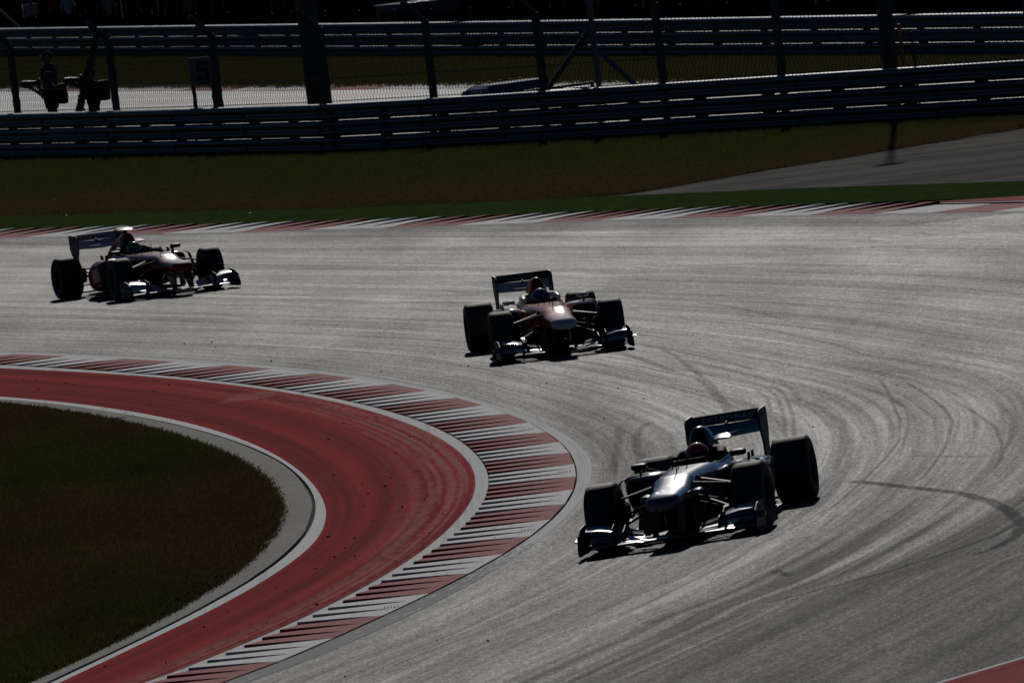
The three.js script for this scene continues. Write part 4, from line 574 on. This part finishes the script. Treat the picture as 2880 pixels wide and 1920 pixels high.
function person(label, group, x, y, z, yaw, pose, shirt, trousers, o = {}) {
  const g = tag(new THREE.Group(), label, 'person', group); g.name = numbered('person'); g.position.set(x, y, z); g.rotation.y = yaw * R; g.scale.setScalar(o.scale || 1); if (o.stout) g.scale.x *= o.stout, g.scale.z *= o.stout; scene.add(g);
  part('body', bodyGeo(pose, shirt, trousers, o.sleeves ?? true, o.res || 64), clothMat, g);
  if (o.cap) { const h = part('cap', new THREE.SphereGeometry(.108, 16, 8, 0, 6.283, 0, 1.45).scale(1, .95, 1.05).translate(0, 1.665, .0), mat(...o.cap, .8), g); part('peak', new THREE.CylinderGeometry(.09, .09, .012, 14, 1, false, -1.3, 2.6).translate(0, 1.675, .07), mat(...o.cap, .8), h); }
  if (o.pack) part('backpack', new RoundedBoxGeometry(.32, .5, .2, 3, .06).translate(0, 1.2, -.24), mat(.012, .012, .014, .8), g);
  return g;
}
function photoCamera(label, x, y, z, yaw) {
  const g = thing('photo_camera', label, 'camera'); g.position.set(x, y, z); g.rotation.y = yaw * R; const k = mat(.015, .015, .016, .4);
  part('camera_body', new RoundedBoxGeometry(.155, .13, .08, 2, .015), k, g); part('viewfinder_hump', new RoundedBoxGeometry(.06, .04, .06, 2, .01).translate(0, .08, 0), k, g);
  part('lens', new THREE.LatheGeometry([[0, .04], [.042, .04], [.045, .12], [.055, .2], [.062, .3], [.068, .34], [.068, .42], [.06, .42], [.055, .36], [0, .35]].map(p => new THREE.Vector2(p[0], p[1])), 18).rotateX(Math.PI / 2), k, g);
  part('lens_collar', new THREE.TorusGeometry(.06, .01, 6, 18).translate(0, 0, .25), mat(.2, .2, .2, .4), g);
  return g;
}
// photographers' stand
{
  const s = thing('photographer_stand', 'low timber stand behind the near barrier under the photographers', 'platform'); const wood = mat(.16, .12, .08, .9);
  s.position.set(-10.3, 0, -284.6); s.rotation.y = .33;
  for (let i = 0; i < 9; i++) part('plank', new THREE.BoxGeometry(.185, .035, 4.6).translate(-.8 + i * .2, .085, 0), wood, s);
  for (const [x, z] of [[-.75, -2.1], [.75, -2.1], [-.75, 2.1], [.75, 2.1]]) part('leg', new THREE.BoxGeometry(.09, .95, .09).translate(x, -.41, z), wood, s);
  for (let i = 0; i < 4; i++) part('step_board', new THREE.BoxGeometry(.185, .035, 1.2).translate(-.35 + i * .2, .55, -1.5), wood, s); for (const x of [-.4, .32]) part('step_leg', new THREE.BoxGeometry(.06, .45, 1.0).translate(x, .325, -1.5), wood, s);
}
person('photographer in a cap and blue top standing highest at the left', 'photographers behind the near barrier', -10.55, .57, -286.1, -70, 'stand', [.05, .06, .14], [.02, .02, .025], { cap: [.02, .02, .025], res: 72, stout: 1.2 });
person('photographer aiming a long lens to the left in front of the capped one', 'photographers behind the near barrier', -10.5, .105, -284.4, -84, 'film', [.03, .03, .035], [.02, .02, .02], { sleeves: false, res: 72, pack: true, stout: 1.2 });
photoCamera('black camera with long lens held by the left photographer', -10.76, 1.655, -284.37, -84);
person('photographer with a backpack and camera beside the braced fence post', 'photographers behind the near barrier', -9.42, .105, -282.7, -70, 'film', [.012, .012, .014], [.015, .015, .015], { res: 72, pack: true, stout: 1.2 });
photoCamera('black camera held by the photographer beside the braced post', -9.67, 1.655, -282.62, -70);
{ const t = thing('camera_tripod', 'black tripod standing in front of the right-hand photographer', 'tripod'); t.position.set(-9.75, .105, -282.9); for (let k = 0; k < 3; k++) { const a = k * 2.094 + .4; part('leg', bar(V(0, 1.0, 0), V(Math.cos(a) * .32, 0, Math.sin(a) * .32), .022, .022, 6), rubberBlk, t); } part('head', new RoundedBoxGeometry(.09, .16, .1, 2, .02).translate(0, 1.08, 0), rubberBlk, t); part('pan_handle', bar(V(0, 1.08, 0), V(.3, .98, .05), .014, .014, 6), rubberBlk, t); }

// pickup truck
{
  const tr = thing('pickup_truck', 'grey pickup truck with orange roof lights parked behind the near barrier', 'truck'); tr.position.set(.45, YB, -253.6); tr.rotation.y = Math.atan2(-.43, -.9);
  const paint = gloss(.09, .095, .105), glass = mat(.02, .025, .028, .06, { clearcoat: 1 }), plast = mat(.02, .02, .02, .6);
  const sec = (z, w, y0, y1, n = 5) => ring(z, -w, w, y0, y1, n, 28, .95, .97);
  part('body', loft([sec(2.85, .82, .5, .82), sec(2.78, .93, .42, .98), sec(2.0, .97, .36, 1.06), sec(1.15, .98, .34, 1.1), sec(-.9, .98, .34, 1.1), sec(-1.0, .98, .34, 1.1)], { crease: 45 }), paint, tr);
  const cab = (y, z0, z1, w) => { const o = []; for (const [x, z] of [[-1, 0], [-.86, 1], [.86, 1], [1, 0], [1, -1], [-1, -1]]) o.push(V(x * w, y, z > 0 ? z1 : z < 0 ? z0 : z1 - .12)); return o; };
  const cabin = part('cabin', loft([cab(1.08, -.95, 1.15, .93), cab(1.45, -.9, .75, .85), cab(1.76, -.86, .36, .775), cab(1.83, -.8, .22, .7), cab(1.85, -.7, .1, .6)], { crease: 32 }), paint, tr);
  for (const s of [-1, 1]) for (const [z0, z1, z2, z3] of [[.15, .93, .46, .15], [-.75, .05, .05, -.72]]) { const t = new Tri(), x = y => s * (.935 - (y - 1.08) * .222); t.quad([x(1.14), 1.14, z0], [x(1.14), 1.14, z1], [x(1.74), 1.74, z2 - .08], [x(1.74), 1.74, z3]); part('side_window', t.geo(), glass, cabin); }
  { const t = new Tri(); t.quad([-.74, 1.16, 1.09], [.74, 1.16, 1.09], [.66, 1.7, .46], [-.66, 1.7, .46]); part('windscreen', t.geo(), glass, cabin); const b = new Tri(); b.quad([-.7, 1.2, -.945], [.7, 1.2, -.945], [.64, 1.66, -.88], [-.64, 1.66, -.88]); part('rear_window', b.geo(), glass, cabin); }
  const bed = new Tri(); bed.box(-.98, -.9, .5, 1.12, -2.75, -1.04); bed.box(.9, .98, .5, 1.12, -2.75, -1.04); bed.box(-.9, .9, .5, 1.1, -2.75, -2.68); bed.box(-.9, .9, .5, .6, -2.68, -1.04); part('bed', bed.geo(), paint, tr);
  const rack = new Tri(); rack.box(-.95, .95, 1.62, 1.68, -2.6, -2.54); rack.box(-.95, -.89, 1.12, 1.62, -2.6, -2.54); rack.box(.89, .95, 1.12, 1.62, -2.6, -2.54); rack.box(-.93, .93, 1.14, 1.58, -2.5, -1.15); part('bed_cover', rack.geo(), mat(.1, .105, .11, .5), tr);
  for (let k = 0; k < 5; k++) part('roof_light', new THREE.SphereGeometry(.05, 10, 8).scale(1, .8, 1.2).translate(-.5 + k * .25, 1.86, .12), mat(.85, .22, .01, .7, { specularIntensity: .2 }), tr);
  for (const s of [-1, 1]) for (const z of [1.85, -1.75]) { const w = new THREE.Group(); w.name = 'wheel'; w.position.set(s * .86, .38, z); tr.add(w); part('tyre', new THREE.TorusGeometry(.28, .1, 10, 28).rotateY(Math.PI / 2), rubberBlk, w); part('rim', new THREE.CylinderGeometry(.2, .2, .18, 20).rotateZ(Math.PI / 2), rimMat, w); }
  for (const s of [-1, 1]) { part('headlight', new RoundedBoxGeometry(.3, .18, .1, 2, .03).translate(s * .68, .8, 2.8), mirrorGlass, tr); part('tail_light', new RoundedBoxGeometry(.1, .3, .05, 2, .015).translate(s * .9, .9, -2.77), mat(.3, .01, .01, .3), tr); part('door_mirror', new RoundedBoxGeometry(.2, .16, .1, 2, .03).translate(s * 1.08, 1.2, .9), plast, tr); part('door_handle', new RoundedBoxGeometry(.03, .03, .16, 1, .008).translate(s * .985, .98, .3), plast, tr); }
  part('bumper', new RoundedBoxGeometry(1.8, .22, .16, 2, .04).translate(0, .5, 2.88), plast, tr); part('grille', new RoundedBoxGeometry(.9, .26, .06, 2, .02).translate(0, .78, 2.84), plast, tr); part('bumper', new RoundedBoxGeometry(1.8, .2, .12, 2, .04).translate(0, .5, -2.82), plast, tr);
}
// black screens added behind the far barrier to keep the backdrop dark
function addedScreen(label, off, y0, y1, seg) {
  const f = thing('added_screen', label, 'fence'), p = poly(FBAR), cloth = mat(.012, .014, .014, .95, { specularIntensity: .1 }); const q = (s, o) => { const a = p.at(s); return [a.x + .92 * o, a.z - .39 * o]; };
  for (let s = -48; s < p.len - 1; s += seg) { const e = Math.min(s + seg, p.len), t = new Tri(), n = 6; for (let i = 0; i < n; i++) { const u = lerp(s, e, i / n), v = lerp(s, e, (i + 1) / n), b = k => off + .05 * Math.sin(k * 2.1 + s), a0 = q(u, b(i)), a1 = q(v, b(i + 1)), dip = k => .06 * Math.sin(Math.PI * k / n); t.quad([a0[0], y0, a0[1]], [a1[0], y0, a1[1]], [a1[0], y1 - dip(i + 1), a1[1]], [a0[0], y1 - dip(i), a0[1]]); } part('fabric_panel', t.geo(), cloth, f); const a = q(s, off + .06); part('post', bar(V(a[0], y0 - .1, a[1]), V(a[0], y1 + .04, a[1]), .03, .03, 6), steelDark, f); }
}
addedScreen('low black fabric fence added as dark backdrop right behind the far barrier', 2.6, YB, .52, 6);
addedScreen('tall black fabric screen added as dark backdrop behind the standing spectators', 10, -.3, 3.2, 8);
{ // raised bank for the spectators
  const p = poly(FBAR), t = new Tri(), rows = [[2.7, YB], [4.2, -.4], [9.8, -.4], [12, -.2], [40, -.2], [46, YB - .02]], S = [-48, ...p.d.slice(1)], q = (s, r) => { const a = p.at(s); return [a.x + .92 * r[0], r[1], a.z - .39 * r[0]]; };
  for (let i = 0; i < S.length - 1; i++) for (let j = 0; j < rows.length - 1; j++) { const a = q(S[i], rows[j]), b = q(S[i + 1], rows[j]), c = q(S[i + 1], rows[j + 1]), d = q(S[i], rows[j + 1]); t.quad(a, b, c, d); }
  struct('spectator_bank', t.geo(), mat(.05, .045, .025, 1, { specularIntensity: 0 }));
}
{
  const p = poly(FBAR), r = rng(77), at = (x, o) => { let s = 0; while (s < p.len && p.at(s).x + .92 * o < x) s += .5; const a = p.at(s); return [a.x + .92 * o, a.z - .39 * o]; };
  const who = [[-17.3, 4.4, 'sit', [.35, .35, .38], 'seated spectator in a pale top at the far left behind the far barrier'], [-15.6, 4.6, 'stand', [.45, .45, .55], 'spectator in a white shirt standing left of the tall fence post'],
    [-16.5, 6.3, 'stand', [.3, .02, .02], 'spectator in a red top behind the seated one'], [-14.6, 5.2, 'stand', [.03, .03, .035], 'spectator in black beside the white-shirted one'], [-13.7, 4.7, 'stand', [.28, .27, .25], 'spectator in a beige top right of the cranked post'], [-13.0, 6.2, 'stand', [.02, .025, .04], 'spectator in a navy top behind the beige one'],
    [-12.1, 5.0, 'sit', [.05, .05, .05], 'seated spectator in dark clothes near the number board'], [-11.2, 5.8, 'stand', [.04, .05, .05], 'spectator in charcoal above the number board'], [-10.3, 4.6, 'stand', [.16, .15, .13], 'spectator in a khaki top left of the thick mast'], [-9.2, 5.6, 'stand', [.02, .02, .022], 'spectator in black left of the thick mast'],
    [-6.9, 5.2, 'stand', [.05, .06, .1], 'spectator in dark blue right of the thick mast'], [-5.6, 6.0, 'stand', [.1, .02, .02], 'spectator in maroon left of the trailer'], [1.4, 4.8, 'stand', [.12, .12, .13], 'spectator in grey right of the trailer'], [2.6, 5.4, 'stand', [.03, .03, .035], 'spectator in black above the parked truck'], [3.7, 4.7, 'sit', [.2, .2, .21], 'seated spectator in light grey right of the truck'], [5.3, 5.5, 'stand', [.05, .05, .06], 'spectator in dark grey at the middle of the far barrier'], [7.2, 4.9, 'stand', [.1, .1, .11], 'spectator in grey by the right half of the far barrier']];
  who.forEach(([x, o, pose, shirt, label]) => { const [px, pz_] = at(x, o); person(label, 'spectators behind the far barrier', px, pose === 'sit' ? -.2 : -.4, pz_, (r() - .5) * 60, pose, shirt, [.02 + .03 * r(), .02, .03], { res: 40, sleeves: false, scale: .94 + .1 * r() }); if (pose === 'sit') { const c = thing('camp_stool', 'low dark camp stool under the ' + label.split(' behind')[0].split(' near')[0].split(' right')[0], 'stool'); c.position.set(px, -.2, pz_); part('seat', new RoundedBoxGeometry(.4, .03, .36, 1, .01).translate(0, .36, 0), rubberBlk, c); for (const [a, b] of [[-1, -1], [1, -1], [-1, 1], [1, 1]]) part('leg', bar(V(a * .17, -.2, b * .15), V(a * .12, .35, b * .12), .012, .012, 5), steelDark, c); } });
}
{ // unseen wooded ridge, added so cars and road mirror it instead of low sky
  const t = new Tri(), n = 60, P = (i, j) => { const x = lerp(-1300, 1300, i / n), d = lerp(560, 1250, j / 12), e = Math.sin(Math.PI * Math.min(1, j / 9) / 2); return [x, YB - .5 + e * (105 + 46 * (fbm(x * .006 + 30, d * .004) - .5) + 14 * (vn(x * .03, d * .03) - .5)), -d]; };
  for (let i = 0; i < n; i++) for (let j = 0; j < 12; j++) t.quad(P(i, j), P(i + 1, j), P(i + 1, j + 1), P(i, j + 1));
  struct('added_hill', t.geo(), mat(.035, .045, .02, 1, { specularIntensity: 0 }));
}
{ const m = thing('leaning_pole', 'pale pole leaning to the left behind the far barrier at the far left', 'pole'); m.position.set(-16.6, -.4, -441.5); part('tube', bar(V(0, .02, 0), V(-2.45, 2.85, 0), .045, .045, 8), mat(.4, .4, .4, .5), m); part('foot_weight', new RoundedBoxGeometry(.4, .22, .4, 2, .04).translate(0, .1, 0), mat(.3, .3, .29, .9), m); part('tip_cap', new THREE.SphereGeometry(.06, 8, 6).translate(-2.45, 2.85, 0), rubberBlk, m); }
{ // equipment trailer with a bright roof
  const t = thing('equipment_trailer', 'dark grey box trailer with a shiny roof behind the far barrier', 'trailer'); t.position.set(-1.75, YB, -378.6); t.rotation.y = .42;
  part('box', new RoundedBoxGeometry(1.9, 1.0, 2.6, 2, .04).translate(0, .86, 0), mat(.1, .1, .105, .5), t); part('roof', new RoundedBoxGeometry(2.0, .05, 2.7, 2, .02).translate(0, 1.39, 0), gloss(.6, .6, .62), t);
  for (const s of [-1, 1]) { part('wheel', new THREE.TorusGeometry(.24, .09, 8, 22).rotateY(Math.PI / 2).translate(s * 1.0, .33, 0), rubberBlk, t); part('mudguard', new RoundedBoxGeometry(.24, .04, .8, 1, .01).translate(s * 1.03, .7, 0), steelDark, t); }
  part('drawbar', bar(V(0, .4, 1.3), V(0, .4, 2.4), .05, .05, 6), steelDark, t); part('door_panel', new THREE.BoxGeometry(1.6, .86, .02).translate(0, .86, 1.315), mat(.12, .12, .125, .5), t);
}
// scraps of paper on the verges
{
  const g = new THREE.BoxGeometry(.05, .012, .035), pts = [[-8.6, -233.5], [-4.9, -229.8], [-6.1, -226.8], [-6.4, -236], [-2.9, -240], [3.2, -236.2], [-4.7, -222.6], [6.2, -199.5], [-5.2, -150.6], [-4.6, -136.2], [-4.1, -128.5], [-4.9, -124.9], [-5.1, -141], [-9.2, -244]], im = new THREE.InstancedMesh(g, mat(.7, .7, .68, .8), pts.length), r = rng(5), m = new THREE.Matrix4(), q = new THREE.Quaternion(), e = new THREE.Euler();
  pts.forEach(([x, z], i) => { q.setFromEuler(e.set(.5 * r(), 6 * r(), .5 * r())); m.compose(V(x, z < -215 ? .06 : .05, z), q, V(1, 1, 1)); im.setMatrixAt(i, m); }); im.name = 'paper_scraps'; im.castShadow = im.receiveShadow = true; scene.add(im); tag(im, 'tiny pale scraps of paper strewn over the grass', 'litter', null, 'stuff');
}
// crumbs of tyre rubber on the apron and the road
{
  const g = new THREE.IcosahedronGeometry(.008, 0), n = 170, im = new THREE.InstancedMesh(g, matBlack, n), r = rng(19), m = new THREE.Matrix4(), q = new THREE.Quaternion(), e = new THREE.Euler();
  for (let i = 0; i < n; i++) { const z = lerp(-175, -104, r()), on = i % 3, x = on ? lerp(cx('E', z) + .1, cx('D', z) - .05, r()) : cx('A', z) + .3 + 6 * r() * r(); q.setFromEuler(e.set(r() * 6, r() * 6, r() * 6)); const s = .5 + 1.2 * r() * r(); m.compose(V(x, .006 + trackY(x, z), z), q, V(s * 1.4, s, s * 1.8)); im.setMatrixAt(i, m); }
  im.name = 'rubber_crumbs'; im.castShadow = im.receiveShadow = true; scene.add(im); tag(im, 'scattered black crumbs of tyre rubber on the red apron and track', 'rubber crumbs', null, 'stuff');
}
renderer.render(scene, camera);
